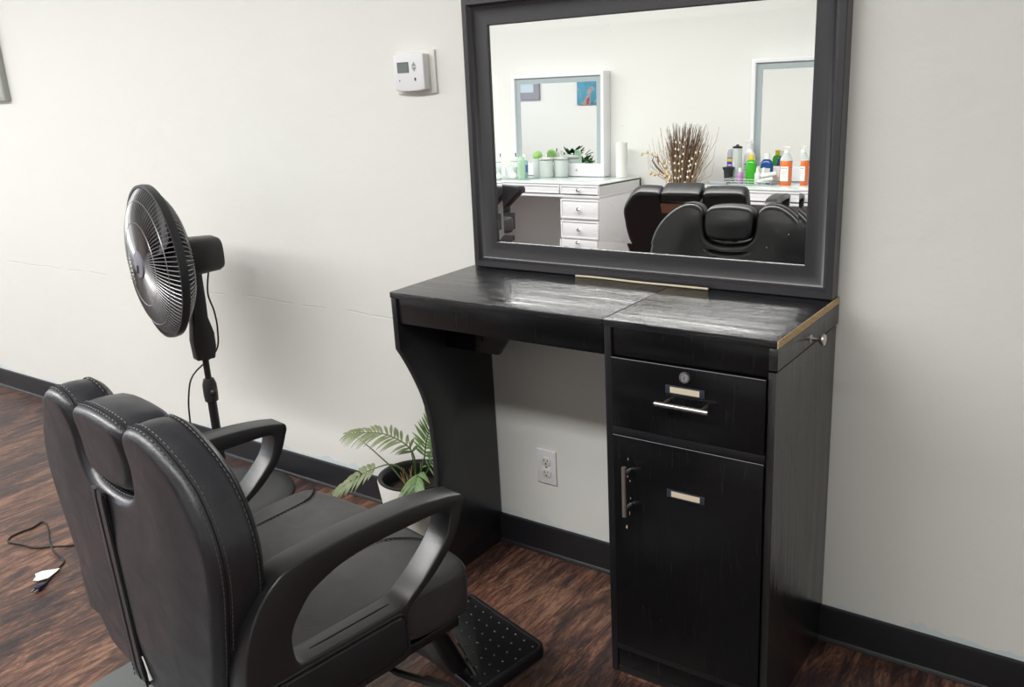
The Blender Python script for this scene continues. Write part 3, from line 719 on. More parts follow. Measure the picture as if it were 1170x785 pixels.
fl([(.034,-.108),(.054,-.104),(.061,-.090),(.066,-.01),(.062,.025),(.050,.035)], 32, power=3.2).build('motor_housing', M['fan'], fan, smooth=40)
RR = .258; rp_ = .112   # rim plane
rim = fl([(RR-.004,rp_-.013),(RR+.004,rp_-.013),(RR+.006,rp_),(RR+.004,rp_+.013),(RR-.004,rp_+.013),(RR-.004,rp_-.013)], 72, ).build('guard_rim', M['fan'], fan)
def guard(sgn, depth, rin):
    g = G(); nW = 96
    for k in range(nW):
        q = 2*PI*k/nW; pts = []
        for j in range(9):
            r = rin+(RR-rin)*j/8; u = r/RR
            a = rp_ + sgn*(depth*(1-u**4.5)+.004); tw = .12*(1-u)*sgn
            pts.append(fp(a, r*math.cos(q+tw), r*math.sin(q+tw)))
        g.tube(pts, .0016, 4)
    for rr_ in (.55,.82):
        r = RR*rr_; a = rp_+sgn*(depth*(1-rr_**4.5)+.004); g.tube([fp(a, r*math.cos(2*PI*k/60), r*math.sin(2*PI*k/60)) for k in range(60)], .0016, 4, closed=True)
    return g
guard(1, .052, .042).build('front_guard', M['wire'], fan, smooth=60)
guard(-1, .075, .05).build('rear_guard', M['wire'], fan, smooth=60)
hb = fl([(.0001,rp_+.046),(.040,rp_+.048),(.046,rp_+.055),(.044,rp_+.063),(.0001,rp_+.067)], 40).build('hub_badge', M['badge'], fan)
vsb = [fp(rp_+.0675, b, z) for b, z in ((-.010,-.028),(.002,-.028),(.012,.0),(.004,.0))]
G().add(vsb+[v+A*.002 for v in vsb], [(0,1,2,3),(7,6,5,4),(0,4,5,1),(1,5,6,2),(2,6,7,3),(3,7,4,0)]).build('badge_mark', M['fan'], hb, smooth=0)
fl([(.0001,rp_-.040),(.036,rp_-.038),(.036,rp_+.02),(.0001,rp_+.026)], 30).build('blade_hub', M['bladem'], fan)
for bi in range(3):
    g = G(); vs = []; fs = []; nr, nc = 9, 7
    for i in range(nr):
        r = .033+(.228-.033)*i/(nr-1); hw = math.radians(20+20*math.sin(PI*min(1,(i+1)/nr)*.62))
        for j in range(nc):
            f = j/(nc-1)*2-1; q = 2*PI*bi/3+.9+hw*f+.25*(r/.228); vs.append(fp(rp_-.008+f*-.022*(1.1-.3*r/.228), r*math.cos(q), r*math.sin(q)))
    nv = len(vs); vs += [v+A*.0022 for v in vs]
    for i in range(nr-1):
        for j in range(nc-1):
            a = i*nc+j; fs += [(a,a+1,a+nc+1,a+nc),(a+nv+nc,a+nv+nc+1,a+nv+1,a+nv)]
    bd_ = [j for j in range(nc)]+[i*nc+nc-1 for i in range(1,nr)]+[(nr-1)*nc+j for j in range(nc-2,-1,-1)]+[i*nc for i in range(nr-2,0,-1)]
    fs += [(bd_[k], bd_[(k+1)%len(bd_)], bd_[(k+1)%len(bd_)]+nv, bd_[k]+nv) for k in range(len(bd_))]
    g.add(vs, fs).build('fan_blade', M['bladem'], fan, smooth=50)
# power cord: loops from motor to neck, hangs beside the pole, then runs over the floor behind the chair
wc = lambda x, y, z: (x-fx, y-fy, z)
c1 = [fp(-.06,0,-.06), fp(-.045,.0,-.14), fp(-.058,.0,-.21), fp(-.060,.0,-.28), fp(-.045,-.01,-.36)]
c1 += [(-.022,-.045,.50), (-.034,-.07,.42), (-.042,-.075,.33), (-.045,-.08,.20), (-.07,-.13,.09), (-.12,-.22,.012)]
fl_ = [(-2.308,-.60),(-2.300,-.70),(-2.308,-.77),(-2.326,-.803),(-2.375,-.839),(-2.418,-.872),(-2.483,-.885),(-2.529,-.898),(-2.557,-.896),(-2.576,-.874),(-2.58,-.837),(-2.575,-.80),(-2.589,-.759),(-2.568,-.755),(-2.512,-.775),(-2.419,-.82),(-2.338,-.849),(-2.262,-.86),(-2.227,-.875),(-2.202,-.909),(-2.170,-.950),(-2.141,-.986)]
c1 += [wc(x, y, .0035) for x, y in fl_]
cs = smooth_poly([tuple(p) for p in c1], 5, closed=False)
cs = [(p[0], p[1], max(p[2], .0033)) for p in cs]
cord = G().tube(cs, .0032, 7).build('power_cord', M['cordm'], fan, smooth=60)
d = Vector((.015,-.034,0)).normalized(); pz_ = Vector(wc(-2.141,-.986,.009)); sd = Vector((-d.y,d.x,0))
g = G(); vs = []
for t_, w_, h_ in ((-.004,.005,.004),(.008,.009,.008),(.030,.010,.009),(.032,.0085,.0075)):
    for a, b in ((-1,-1),(1,-1),(1,1),(-1,1)): vs.append(pz_+d*t_+sd*a*w_+Zv*b*h_*.85)
g.add(vs, [(i*4+k, i*4+(k+1)%4, i*4+4+(k+1)%4, i*4+4+k) for i in range(3) for k in range(4)]+[(3,2,1,0),(12,13,14,15)])
g.build('plug', M['plug'], cord, bevel=.002)
g = G()
for s in (-1, 1):
    a = pz_+d*.032+sd*s*.0058; vs = [a+sd*i*.0008+Zv*k*.003+d*t_ for t_ in (0,.017) for i, k in ((-1,-1),(1,-1),(1,1),(-1,1))]
    g.add(vs, [(3,2,1,0),(4,5,6,7),(0,1,5,4),(1,2,6,5),(2,3,7,6),(3,0,4,7)])
g.build('prong', M['chrome'], cord, smooth=0)
tp = [(-2.232,-.968),(-2.212,-.975),(-2.198,-.992),(-2.180,-.985),(-2.168,-.958),(-2.182,-.925),(-2.196,-.903),(-2.203,-.915),(-2.217,-.93),(-2.230,-.945)]
g = G().prism([wc(x,y,0)[:2] for x, y in tp], 2, .0070, .0076); g.build('cord_tag', M['paper'], cord)

# ------------------------------------------------------------------ potted palm
px_, py_ = -1.278, -.160
palm = thing('potted_palm', 'small palm in a white pot on the floor beside the desk panel', 'plant', (px_,py_,0))
G().lathe([(.088,0),(.092,.006),(.122,.236),(.1215,.242),(.117,.242),(.114,.225),(.085,.012),(.0001,.012)], 48, cap=False).build('pot', M['pot'], palm, smooth=40)
G().lathe([(.075,.02),(.109,.240),(.117,.243),(.1205,.2432),(.1207,.2472),(.116,.2485),(.109,.246),(.1035,.238),(.098,.195),(.0001,.195)], 48, cap=False).build('liner_pot', M['potblk'], palm, smooth=40)
G().lathe([(.099,.192),(.07,.198),(.03,.203),(.0001,.205)], 30, cap=False).build('soil', M['soil'], palm, smooth=60)
def frond(base, pts, ll, n, m, droop=.35, wid=.0075, stem=None, side=None, start=.35, spread=58, name='frond'):
    P = smooth_poly([tuple(Vector(base))]+[tuple(p) for p in pts], 8, closed=False); P = [Vector(p) for p in resample(P, 60, closed=False)]
    g = G(); g.tube(P, [.0034-.0024*i/59 for i in range(60)], 6)
    so = g.build(name, M['stem'], palm, smooth=60)
    g = G(); up = Vector(side) if side else Vector((0,0,1))
    for k in range(n):
        f = start+(1-start)*k/(n-1); i = min(58, int(f*59)); p = P[i]; t = (P[i+1]-P[max(0,i-1)]).normalized()
        sv = t.cross(up).normalized(); nv = sv.cross(t).normalized()
        L = ll*(.55+.75*math.sin(PI*min(1,(f-start)/(1-start)*.80+.15)))*R.uniform(.88,1.1)
        for s in (-1, 1):
            q = math.radians(spread-28*(f-start)/(1-start)+R.uniform(-6,6)); d = (t*math.cos(q)+sv*s*math.sin(q)).normalized()
            w = d.cross(nv).normalized(); segs = 6; vs = []
            for j in range(segs+1):
                u = j/segs; c = p+d*L*u+Vector((0,0,-1))*droop*L*u*u+nv*.10*L*math.sin(PI*u*.5)
                ww = wid*math.sin(PI*(.12+.86*u))*1.0
                vs += [c-w*ww, c+nv*ww*.35, c+w*ww]
            nn = len(vs); vs += [v-nv*.0005 for v in vs]; fs = []
            for j in range(segs):
                for h in range(2):
                    a = j*3+h; fs += [(a,a+1,a+4,a+3),(a+nn+3,a+nn+4,a+nn+1,a+nn)]
            g.add(vs, fs)
    g.build('leaflets', m, so, smooth=60)
W2 = lambda x, y, z: (x-px_, y-py_, z)
frond((.0,.0,.20), [W2(-1.27,-.17,.33), W2(-1.36,-.18,.375), W2(-1.46,-.19,.368), W2(-1.535,-.20,.352)], .058, 19, M['leafold'], .35, .0050, start=.33, side=(0,-.55,1))
frond((.0,.0,.20), [W2(-1.235,-.16,.30), W2(-1.215,-.16,.375), W2(-1.185,-.165,.44), W2(-1.150,-.17,.500)], .055, 17, M['leaf'], .15, .0056, start=.42, side=(.1,-1,.25))
frond((.01,.0,.20), [W2(-1.32,-.20,.285), W2(-1.40,-.225,.265), W2(-1.48,-.24,.215), W2(-1.57,-.25,.150)], .045, 13, M['leafold'], .25, .0078, start=.48, side=(0,-.7,1))
frond((.0,-.01,.20), [W2(-1.215,-.19,.275), W2(-1.195,-.23,.292), W2(-1.182,-.265,.272), W2(-1.178,-.285,.215)], .060, 13, M['leaf'], .45, .0080, start=.40, side=(0,-1,.6))
frond((.01,.01,.20), [W2(-1.21,-.15,.30), W2(-1.175,-.15,.36), W2(-1.145,-.16,.395)], .048, 11, M['leaf'], .35, .0042, start=.40, side=(0,-.8,.7))
g = G()
g.tube([(-.01,-.02,.20), W2(-1.34,-.20,.275), W2(-1.43,-.20,.325), W2(-1.50,-.20,.355)], [.004,.004,.003,.0008], 6, flat=.5)
g.tube([(.0,.0,.20), W2(-1.27,-.17,.30), W2(-1.285,-.17,.39)], [.004,.003,.0008], 6, flat=.5); g.build('spear_leaf', M['stem'], palm)
g = G()
for k in range(16):
    a = R.uniform(0,2*PI); r = R.uniform(.0,.05); q = R.uniform(0,2*PI)
    g.tube([(r*math.cos(a),r*math.sin(a)-.01,.20),(r*math.cos(a)+.02*math.cos(q),r*math.sin(a)-.01+.02*math.sin(q),.20+R.uniform(.03,.085))], [.0022,.0009], 5)
g.build('dry_stub', M['drystem'], palm)

# ------------------------------------------------------------------ the other side of the room (seen in the mirror)
def vanity(label, x0, x1, ped, drawers_top, y0=-3.93, y1=W+.02, h=.775):
    t = thing('vanity_table', label, 'table', ((x0+x1)/2,(y0+y1)/2,0), 0, None)
    cx, cy = (x0+x1)/2, (y0+y1)/2
    B_ = lambda a,b,c,d,e,f: G().box(a-cx,b-cx,c-cy,d-cy,e,f)
    B_(x0,x1,y1,y0-.0,.665,.685).build('under_board', M['wlac'], t, bevel=.002)
    g = B_(x0,x0+.018,y1,y0-.004,.685,.765); g.box(x1-.018-cx,x1-cx,y1-cy,y0-.004-cy,.685,.765).box(x0-cx,x1-cx,y1-cy,y1+.018-cy,.685,.765).box(x0-cx,x1-cx,y1-cy,y0-.002-cy,.757,.766)
    g.build('top_carcass', M['wlac'], t)
    B_(x0-.004,x1+.004,y1,y0+.006,.767,.775).build('glass_top', M['mglass'], t, bevel=.001)
    def drw(a, b, z0, z1, knob=True, par=t):
        d = B_(a+.003,b-.003,y0-.016,y0+.002,z0+.003,z1-.003); dd = d.build('drawer', M['wlac'], par, bevel=.001)
        w = .012
        f = G().prism([(a+.003-cx,z0+.003),(b-.003-cx,z0+.003),(b-.003-cx,z1-.003),(a+.003-cx,z1-.003)],1,y0+.002-cy,y0+.007-cy,hole=[(a+.003+w-cx,z0+.003+w),(b-.003-w-cx,z0+.003+w),(b-.003-w-cx,z1-.003-w),(a+.003+w-cx,z1-.003-w)])
        f.build('drawer_bead', M['wlac'], dd, bevel=.001)
        if knob:
            k = G().lathe([(.006,0),(.005,.010),(.015,.018),(.017,.024),(.010,.032),(.0001,.034)], 8, ((a+b)/2-cx,y0+.002-cy,(z0+z1)/2), T=Matrix.Rotation(-PI/2,4,'X')); k.build('knob', M['chrome'], dd, smooth=0)
    for a, b in drawers_top: drw(a, b, .69, .762)
    g = G()
    for a, b in ped:
        g = G().box(a-cx,b-cx,y1-cy,y0-.016-cy,.0,.665); pdo = g.build('pedestal', M['wlac'], t, bevel=.002)
        for z0, z1 in ((.50,.655),(.345,.49),(.19,.335),(.04,.18)): drw(a, b, z0, z1)
    return t, cx, cy
v1, _, _ = vanity('white vanity table with drawer pedestal, left one in the mirror reflection', -4.25, -2.935, [(-3.285,-2.937)], [(-4.20,-3.29),(-3.285,-2.937)])
G().box(-4.24+3.5925,-4.22+3.5925,-.32,.32,0,.665).build('end_panel', M['wshade'], v1)
G().box(-4.22+3.5925,-3.285+3.5925,-.22,-.20,0,.665).build('knee_panel', M['wshade'], v1)
v2, _, _ = vanity('white vanity table with orange soap bottle, right one in the mirror reflection', -2.14, -.82, [(-2.14,-1.80)], [(-2.135,-1.80),(-1.80,-1.165),(-1.165,-.83)])
G().box(-.84+1.48,-.82+1.48,-.32,.32,0,.665).build('end_panel', M['wshade'], v2)
G().box(-1.80+1.48,-.84+1.48,-.22,-.20,0,.665).build('knee_panel', M['wshade'], v2)
def vmirror(label, x0, x1, z1, z0=.7755):
    yb = W+.004; yf = W+.115; cx = (x0+x1)/2
    t = thing('vanity_mirror', label, 'mirror', (cx,(yb+yf)/2,z0)); w = (x1-x0)/2; h = z1-z0; d = (yf-yb)/2
    ft = .030; fb = .105
    g = G().prism([(-w,0),(w,0),(w,h),(-w,h)],1,-d,d,hole=[(-w+ft,fb),(w-ft,fb),(w-ft,h-ft),(-w+ft,h-ft)]); g.build('frame', M['wlac'], t, bevel=.003)
    G().box(-w+ft,w-ft,-d,d-.022,fb,h-ft).build('mirror_glass', M['mirror2'], t, smooth=0)
    a, b = w-ft, h-ft; s = .048
    g = G().prism([(-a,fb),(a,fb),(a,b),(-a,b)],1,d-.0215,d-.0205,hole=[(-a+s,fb+.001),(a-s,fb+.001),(a-s,b-s),(-a+s,b-s)]); g.build('light_strip', M['frost'], t)
    G().lathe([(.008,0),(.008,.003),(.0001,.004)],12,(w*.42,d,.05),T=Matrix.Rotation(-PI/2,4,'X')).build('touch_button', M['grey tool'], t)
    return t
vmirror('square white framed mirror standing on the left vanity table', -4.14, -3.225, 1.617)
vmirror('white framed mirror on the right vanity table, cut off by the mirror edge', -1.985, -1.02, 1.645)
TZ = .7755
def bottle(name, label, cat, x, y, parts, group=None, power=2, sx=1, sy=1, rotz=0):
    t = thing(name, label, cat, (x,y,TZ), rotz, group)
    for nm, prof, m_ in parts: G().lathe(prof, 24, (0,0,0), sx, sy, power).build(nm, M[m_], t, smooth=45)
    return t
# paper towel roll
pt = thing('paper_towel_roll', 'white paper towel roll standing right of the left vanity mirror', 'paper towel', (-3.055,-4.50,TZ))
G().lathe([(.02,.0),(.046,.001),(.0465,.278),(.02,.279)], 32).build('roll', M['towel white'], pt, smooth=40)
G().lathe([(.018,.0),(.018,.2815),(.0001,.2815)], 16).build('core', M['card'], pt)
# right vanity objects
y2 = lambda y: y
bottle('clipper_cup', 'black ribbed cup at the left end of the right vanity table', 'cup', -2.055, -4.30, [('body', [(.028,0),(.030,.02),(.036,.09),(.044,.10),(.044,.112),(.036,.112),(.034,.095),(.0001,.03)],'black plastic')])
hc = thing('hair_clipper', 'grey hair clipper lying at left end of the right vanity table', 'clipper', (-2.075,-4.16,TZ), .25)
G().prism([(-.075,-.012),(-.02,-.022),(.06,-.019),(.078,-.010),(.078,.010),(.06,.019),(-.02,.022),(-.075,.012)],2,0,.022).build('body', M['grey tool'], hc, bevel=.005)
G().box(-.083,-.073,-.014,.014,.004,.012).build('blade', M['steel'], hc)
sc = bottle('spray_can', 'purple spray can with grey cap and yellow band', 'spray can', -2.085, -4.42, [('body',[(.030,0),(.032,.004),(.032,.168),(.029,.176)],'purple label'),('colour_band',[(.0325,.145),(.0325,.166)],'yellow cap'),('cap',[(.030,.172),(.030,.205),(.022,.232),(.0001,.240)],'grey cap')])
lt = G()
for k in range(3): lt.add([Vector((math.sin(a)*.0326, math.cos(a)*.0326, .115-.018*k+dz)) for dz in (0,.008) for a in [(-.5+.1*j) for j in range(11)]], [(j,j+1,j+12,j+11) for j in range(10)])
lt.build('label_mark', M['label white'], sc)
tb = bottle('glass_cylinder', 'tall clear glass cylinder with dark metal lid behind the tray', 'jar', -2.015, -4.36, [('body',[(.034,0),(.035,.003),(.035,.245),(.032,.245),(.032,.006),(.0001,.006)],'glassthin')])
G().lathe([(.036,.245),(.036,.256),(.012,.262),(.010,.270),(.0001,.272)],20).build('lid', M['steelblk'], tb)
tb2 = bottle('lotion_bottle', 'white pump lotion bottle, tallest on the right vanity table', 'bottle', -1.965, -4.47, [('body',[(.034,0),(.044,.01),(.046,.10),(.040,.19),(.022,.225),(.018,.235)],'white bottle'),('cap',[(.019,.236),(.019,.262),(.007,.263),(.007,.285),(.0001,.286)],'white bottle')], sy=.7)
G().box(-.030,.012,-.008,.008,.283,.293).build('pump', M['white bottle'], tb2, bevel=.002)
G().box(-.020,.020,.0325,.034,.08,.088).box(-.024,.024,.0330,.0345,.10,.104).box(-.024,.024,.0328,.0343,.12,.130).build('label_mark', M['label text'], tb2)
bottle('small_bottle', 'small bottle with pink label and white cap beside green bottle', 'bottle', -1.945, -4.25, [('body',[(.018,0),(.020,.003),(.020,.070),(.010,.082)],'pink label'),('cap',[(.012,.082),(.012,.112),(.0001,.114)],'white bottle')])
bottle('soap_bottle', 'bright green soap bottle with yellow cap', 'bottle', -1.868, -4.262, [('body',[(.034,0),(.038,.006),(.038,.14),(.030,.160),(.016,.170)],'green liquid'),('cap',[(.018,.170),(.018,.205),(.0001,.207)],'yellow cap')], sy=.7, power=2.6)
mwb = bottle('mouthwash_bottle', 'blue mouthwash bottle with white cap and pale label', 'bottle', -1.790, -4.36, [('body',[(.042,0),(.046,.006),(.046,.13),(.034,.155),(.020,.168)],'blue liquid'),('cap',[(.021,.168),(.020,.21),(.0001,.212)],'white bottle')], sy=.65, power=3)
G().box(-.036,.036,.0295,.0315,.05,.105).build('label', M['label white'], mwb)
for x, lb in ((-1.815,'small white squeeze bottle in the tray, nearer the green bottle'),(-1.770,'small white squeeze bottle in the tray, nearer the rolled towels')):
    bottle('squeeze_bottle', lb, 'bottle', x, -4.25, [('body',[(.018,0),(.020,.004),(.020,.070),(.012,.085)],'white bottle'),('cap',[(.012,.086),(.009,.115),(.0001,.117)],'white bottle')], 'white squeeze bottles in the wire tray')
tr = thing('wire_tray', 'silver wire tray holding bottles and rolled towels', 'tray', (-1.845,-4.235,TZ))
g = G()
for z, gr in ((.004,0),(.022,.004),(.040,.010)):
    g.tube([(sx*( .165+gr), sy*(.085+gr), z) for sx, sy in ((-1,-1),(1,-1),(1,1),(-1,1))], .0028, 6, closed=True)
for k in range(24):
    a = 2*PI*k/24; x = max(-.165,min(.165,.24*math.cos(a))); y = max(-.085,min(.085,.14*math.sin(a)))
    g.tube([(x,y,.004),(x*1.05,y*1.1,.040)], .0016, 5)
g.build('rim', M['grey wire'], tr)
G().box(-.163,.163,-.083,.083,.0006,.003).build('tray_base', M['tray glass'], tr)
for k, (x, y, z, lb) in enumerate(((-1.735,-4.19,.022,'rolled white towel in the tray, lowest of the pile'),(-1.722,-4.25,.024,'rolled white towel in the tray, behind the lowest one'),(-1.722,-4.222,.058,'rolled white towel on top of the tray pile'))):
    tw = G(); q = Vector((math.cos(.5),-.2,math.sin(.35)*.5)).normalized()
    tw.tube([Vector((0,0,0))-q*.055+Vector((0,0,.0)), -q*.045, q*.045, q*.055], [.013,.0165,.0165,.013], 14)
    ob = tw.build('rolled_towel', M['towel white'], None, smooth=60, loc=(x,y,TZ+z+.01)); tag(ob, lb, 'towel', 'rolled towels in the wire tray')
ob_ = bottle('soap_dispenser', 'orange liquid soap pump bottle with white label', 'bottle', -1.600, -4.22, [('body',[(.036,0),(.042,.006),(.042,.165),(.038,.168)],'orange liquid'),('neck',[(.0415,.169),(.038,.185),(.020,.215),(.016,.222)],'glassthin'),('cap',[(.017,.222),(.015,.238),(.006,.239),(.006,.258)],'white bottle')], sy=.75, power=2.6)
G().box(-.010,.026,-.008,.008,.255,.265).build('pump', M['white bottle'], ob_, bevel=.002)
G().box(-.028,.028,.0305,.0325,.03,.13).build('label', M['label white'], ob_)
G().box(-.022,.022,.0322,.0330,.115,.118).box(-.022,.020,.0322,.0330,.095,.0965).box(-.022,.016,.0322,.0330,.08,.0815).box(-.022,.021,.0322,.0330,.065,.0665).build('label_mark', M['label text'], ob_)
# left vanity objects
tt = G().box(-.14,.14,-.10,.10,0,.008).build('display_tray', M['tray glass'], None, bevel=.002, loc=(-3.845,-4.16,TZ)); tag(tt, 'flat glass tray under the jars on the left vanity table', 'tray')
TZ += .0085
dj = bottle('domed_jar', 'clear domed jar with black finial on the glass tray', 'jar', -3.905, -4.21, [('body',[(.044,0),(.046,.004),(.046,.13),(.042,.135),(.030,.158),(.008,.172)],'glassthin')])
G().lathe([(.046,.128),(.0465,.131),(.046,.134)],24).build('rim', M['grey tool'], dj); G().lathe([(.007,.172),(.004,.178),(.006,.190),(.004,.200),(.0001,.202)],14).build('finial', M['black plastic'], dj)
bottle('small_bottle', 'small clear bottle with white cap left of the domed jar', 'bottle', -3.965, -4.13, [('body',[(.016,0),(.018,.004),(.018,.060),(.010,.068)],'glassthin'),('cap',[(.012,.068),(.012,.092),(.0001,.094)],'white bottle')])
cc = bottle('clear_cup', 'clear cup in front of the domed jar', 'cup', -3.885, -4.125, [('body',[(.036,0),(.042,.092),(.040,.092),(.034,.004),(.0001,.004)],'glassthin')])
tg = G(); tg.lathe([(.028,0),(.034,.010),(.026,.028),(.018,.042),(.008,.050),(.0001,.052)],7); tag(tg.build('crumpled_tissue', M['paper'], None, loc=(-3.845,-4.095,TZ)), 'crumpled white tissue in front of the clear cup', 'tissue')
bb_ = bottle('toner_bottle', 'blue and white bottle left of the clear rounded bottle', 'bottle', -3.835, -4.24, [('body',[(.026,0),(.028,.004),(.028,.125),(.018,.140)],'clear blue tube'),('label',[(.0285,.04),(.0285,.10)],'blue label'),('cap',[(.019,.140),(.018,.185),(.0001,.187)],'white bottle')])
bottle('spray_bottle', 'pale green clear bottle with rounded top', 'bottle', -3.760, -4.085, [('body',[(.030,0),(.033,.006),(.033,.12),(.032,.145),(.026,.168),(.012,.182),(.0001,.184)],'pale green bottle')])
TZ -= .0085
bj = bottle('sponge_jar', 'glass jar topped with a round lime green sponge', 'jar', -3.825, -4.42, [('body',[(.038,0),(.040,.004),(.040,.150),(.038,.150),(.036,.006),(.0001,.006)],'glassthin')])
G().ball((0,0,.172), .041, 20).build('sponge', M['lime sponge'], bj)
G().ball((0,.0,.045), .026, 16).build('inner_sponge', M['lime sponge'], bj)
for x, y, lb in ((-3.705,-4.37,'wide clear lidded jar beside the sponge jar'),(-3.60,-4.44,'clear lidded jar nearest the vanity mirror')):
    j = bottle('glass_jar', lb, 'jar', x, y, [('body',[(.056,0),(.060,.005),(.060,.135),(.050,.142),(.048,.142),(.057,.132),(.057,.006),(.0001,.006)],'glassthin')], 'clear lidded jars on the left vanity')
    G().lathe([(.052,.142),(.060,.146),(.060,.158),(.030,.166),(.008,.168),(.012,.180),(.0001,.184)],24).build('lid', M['glassthin'], j)
    G().lathe([(.061,.140),(.0615,.144),(.061,.149)],24).build('rim_band', M['steel'], j)
bx = G().box(-.16,.16,-.09,.09,0,.006).build('glass_sheet', M['mglass'], None, loc=(-3.28,-4.18,TZ)); 
bpy.data.objects.remove(bx)

# dried reeds in a floor vase between the two vanities
vz = thing('reed_arrangement', 'bundle of dried brown reeds and white catkins between the two vanity tables', 'dried plants', (-2.43,-4.30,0))
G().lathe([(.085,0),(.09,.01),(.12,.20),(.11,.36),(.07,.50),(.062,.56),(.072,.58),(.066,.58),(.056,.56),(.06,.50),(.0001,.45)], 36, cap=False).build('vase', M['vase'], vz, smooth=50)
def reeds(nm, m_, n, spread, z0, z1, rad, cx0=0.0, jitter=.02, kind=True):
    g = G()
    for k in range(n):
        a = R.uniform(-1,1); b = R.uniform(-1,1)*.45; z = R.uniform(z0,z1)
        b0 = Vector((R.uniform(-.045,.045)+a*.02, R.uniform(-.03,.03), .45)); top = Vector((cx0+a*spread, b*spread*.8, z))
        mid = b0.lerp(top,.5)+Vector((a*spread*-.15, 0, .03))
        g.tube([b0, mid, top+Vector((R.uniform(-jitter,jitter),0,0))], [rad, rad*.8, rad*.4], 3)
    o = g.build(nm, m_, vz, smooth=0)
    if kind: o['kind'] = 'stuff'
reeds('dark_reeds', M['reed1'], 190, .14, 1.02, 1.215, .0034, .02)
reeds('grey_reeds', M['reed3'], 150, .165, .95, 1.20, .0025, .03)
reeds('tan_reeds', M['reed2'], 110, .16, .75, 1.08, .0028, .06)
g = G(); dots = G()
for k in range(9):
    a = -1+2*k/8; top = Vector((a*.17+.02, .06, R.uniform(.95,1.18))); b0 = Vector((a*.03,.03,.45)); n = 14
    g.tube([b0, b0.lerp(top,.5)+Vector((0,.02,.02)), top], .0022, 4)
    for j in range(n):
        if j % 2 or k in (0, 8) and j % 4: continue
        f = .42+.58*j/n; p = b0.lerp(top, f)+Vector((R.uniform(-.008,.008), .02*math.sin(PI*f)+R.uniform(0,.02), .02*math.sin(PI*f))); dots.ball(p, .0075, 6, 1.3)
g.build('branch', M['reed2'], vz); o_ = dots.build('catkins', M['catkin'], vz); o_['kind'] = 'stuff'
g = G()
for k in range(26):
    s = -1 if k % 2 else 1; top = Vector((s*R.uniform(.16,.29), R.uniform(-.05,.06), R.uniform(.92,1.18))); b0 = Vector((0,0,.50))
    g.tube([b0, Vector((s*.07,0,.75)), top-Vector((s*.02,0,.10)), top], [.002,.002,.0013,.0007], 4)
g.build('twigs', M['reed3'], vz)['kind'] = 'stuff'
g = G()
def husk(g, pts, n, r):
    P = resample(smooth_poly(pts, 6, closed=False), n, closed=False); g.tube(P, .002, 4)
    for p in P: g.lathe([(.0001,-r*1.4),(r,-.2*r),(r*.7,r*.8),(.0001,r*1.6)], 6, p+Vector((R.uniform(-r,r),R.uniform(-r,r)*.5,R.uniform(-r,r))))
husk(g, [(-.02,.02,.55),(-.08,.03,.80),(-.16,.04,.93),(-.24,.04,.98),(-.30,.05,.985)], 16, .011)
husk(g, [(-.02,.03,.55),(-.07,.05,.76),(-.14,.06,.83),(-.22,.07,.84)], 12, .013)
husk(g, [(-.02,.04,.55),(-.06,.06,.72),(-.09,.07,.80),(-.10,.07,.88)], 12, .014)
g.build('husks', M['husk'], vz)['kind'] = 'stuff'
g = G(); g.tube([(-.08,.05,.80),(-.13,.055,.84),(-.175,.06,.88),(-.215,.06,.93),(-.205,.06,.965),(-.17,.06,.955),(-.165,.06,.90)], [.006,.012,.016,.009,.006,.006,.003], 8, flat=.3); g.build('curled_pod', M['reed1'], vz)

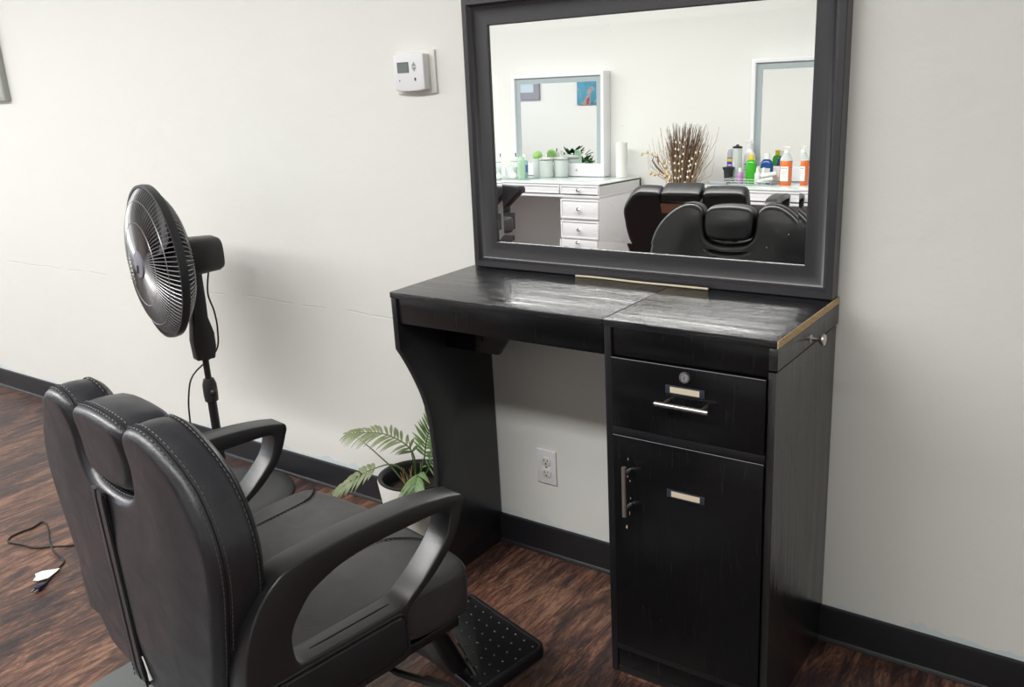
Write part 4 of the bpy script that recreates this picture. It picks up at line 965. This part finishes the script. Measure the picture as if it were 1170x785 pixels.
# leafy plant seen in the small vanity mirror
lp = thing('leafy_potted_plant', 'dark green leafy plant reflected at the bottom of the left vanity mirror', 'plant', (-5.42,-1.5,0))
G().lathe([(.10,0),(.11,.01),(.15,.40),(.14,.40),(.13,.36),(.0001,.36)], 32, cap=False).build('pot', M['vase'], lp)
g = G(); gs = G()
for k in range(260):
    a = R.uniform(0,2*PI); r = R.uniform(.02,.27); z = .47+R.uniform(0,.32)*(1.15-r*2.0)+(.06 if k < 12 else 0)
    c = Vector((r*math.cos(a), r*math.sin(a), z)); d = Vector((math.cos(a)*R.uniform(.4,1), math.sin(a)*R.uniform(.4,1), R.uniform(-.3,.9))).normalized(); s = d.cross(Vector((0,0,1))).normalized(); n_ = s.cross(d)
    L, w = R.uniform(.08,.12), R.uniform(.034,.048); vs = []
    for u, ww in ((0,.05),(.3,.9),(.6,.8),(1,.03)): vs += [c+d*L*u-s*w*ww, c+d*L*u+n_*.008, c+d*L*u+s*w*ww]
    m0 = len(vs); vs += [v-n_*.001 for v in vs]
    g.add(vs, [f for i in range(3) for h in range(2) for f in ((i*3+h,i*3+h+1,i*3+h+4,i*3+h+3),(m0+i*3+h+3,m0+i*3+h+4,m0+i*3+h+1,m0+i*3+h))])
    if k % 4 == 0: gs.tube([(0,0,.36), c*.5+Vector((0,0,.2)), c], .003, 4)
g.build('foliage', M['leafdk'], lp, smooth=60)['kind'] = 'stuff'; gs.build('stems', M['stem'], lp)['kind'] = 'stuff'

# ------------------------------------------------------------------ light
def area(name, loc, rot, sx, sy, power, col=(1,1,1), spread=180):
    d = bpy.data.lights.new(name, 'AREA'); d.shape = 'RECTANGLE'; d.size = sx; d.size_y = sy; d.energy = power; d.color = col; d.spread = math.radians(spread)
    o = bpy.data.objects.new(name, d); C.objects.link(o); o.location = loc; o.rotation_euler = rot; return o
for x, pw in ((-6.45,74),(-4.15,78),(-1.85,76),(.45,36)):
    area('ceiling_troffer', (x,-2.35,H-.03), (0,0,0), 2.25, .32, pw, (1,.99,.965))
for y, w in ((-3.4,1.7),(-1.28,1.75)):
    area('window_daylight', (XL+.06,y,1.6), (0,-PI/2,0), 1.6, w, 20, (.86,.92,1.0))
w = bpy.data.worlds.new('World'); bpy.context.scene.world = w; w.use_nodes = True
w.node_tree.nodes['Background'].inputs['Color'].default_value = (.75,.87,1,1); w.node_tree.nodes['Background'].inputs['Strength'].default_value = .8

# ------------------------------------------------------------------ camera
cam = bpy.data.cameras.new('Camera'); co = bpy.data.objects.new('Camera', cam); C.objects.link(co)
pit, yaw, rol = 0.29094231798123477, -0.6372365796472613, -0.05563880335481256
f = Vector((math.sin(yaw)*math.cos(pit), math.cos(yaw)*math.cos(pit), -math.sin(pit)))
r = f.cross(Vector((0,0,1))).normalized(); u = r.cross(f)
r2 = r*math.cos(rol)+u*math.sin(rol); u2 = -r*math.sin(rol)+u*math.cos(rol)
co.matrix_world = Matrix(((r2.x,u2.x,-f.x,0.6078),(r2.y,u2.y,-f.y,-2.1371),(r2.z,u2.z,-f.z,1.48415),(0,0,0,1)))
cam.sensor_width = 36; cam.lens = 36*1036.53/1170; cam.clip_start = .02
sc_ = bpy.context.scene; sc_.camera = co
sc_.view_settings.view_transform = 'Standard'; sc_.view_settings.look = 'None'; sc_.view_settings.exposure = .07; sc_.view_settings.gamma = 1
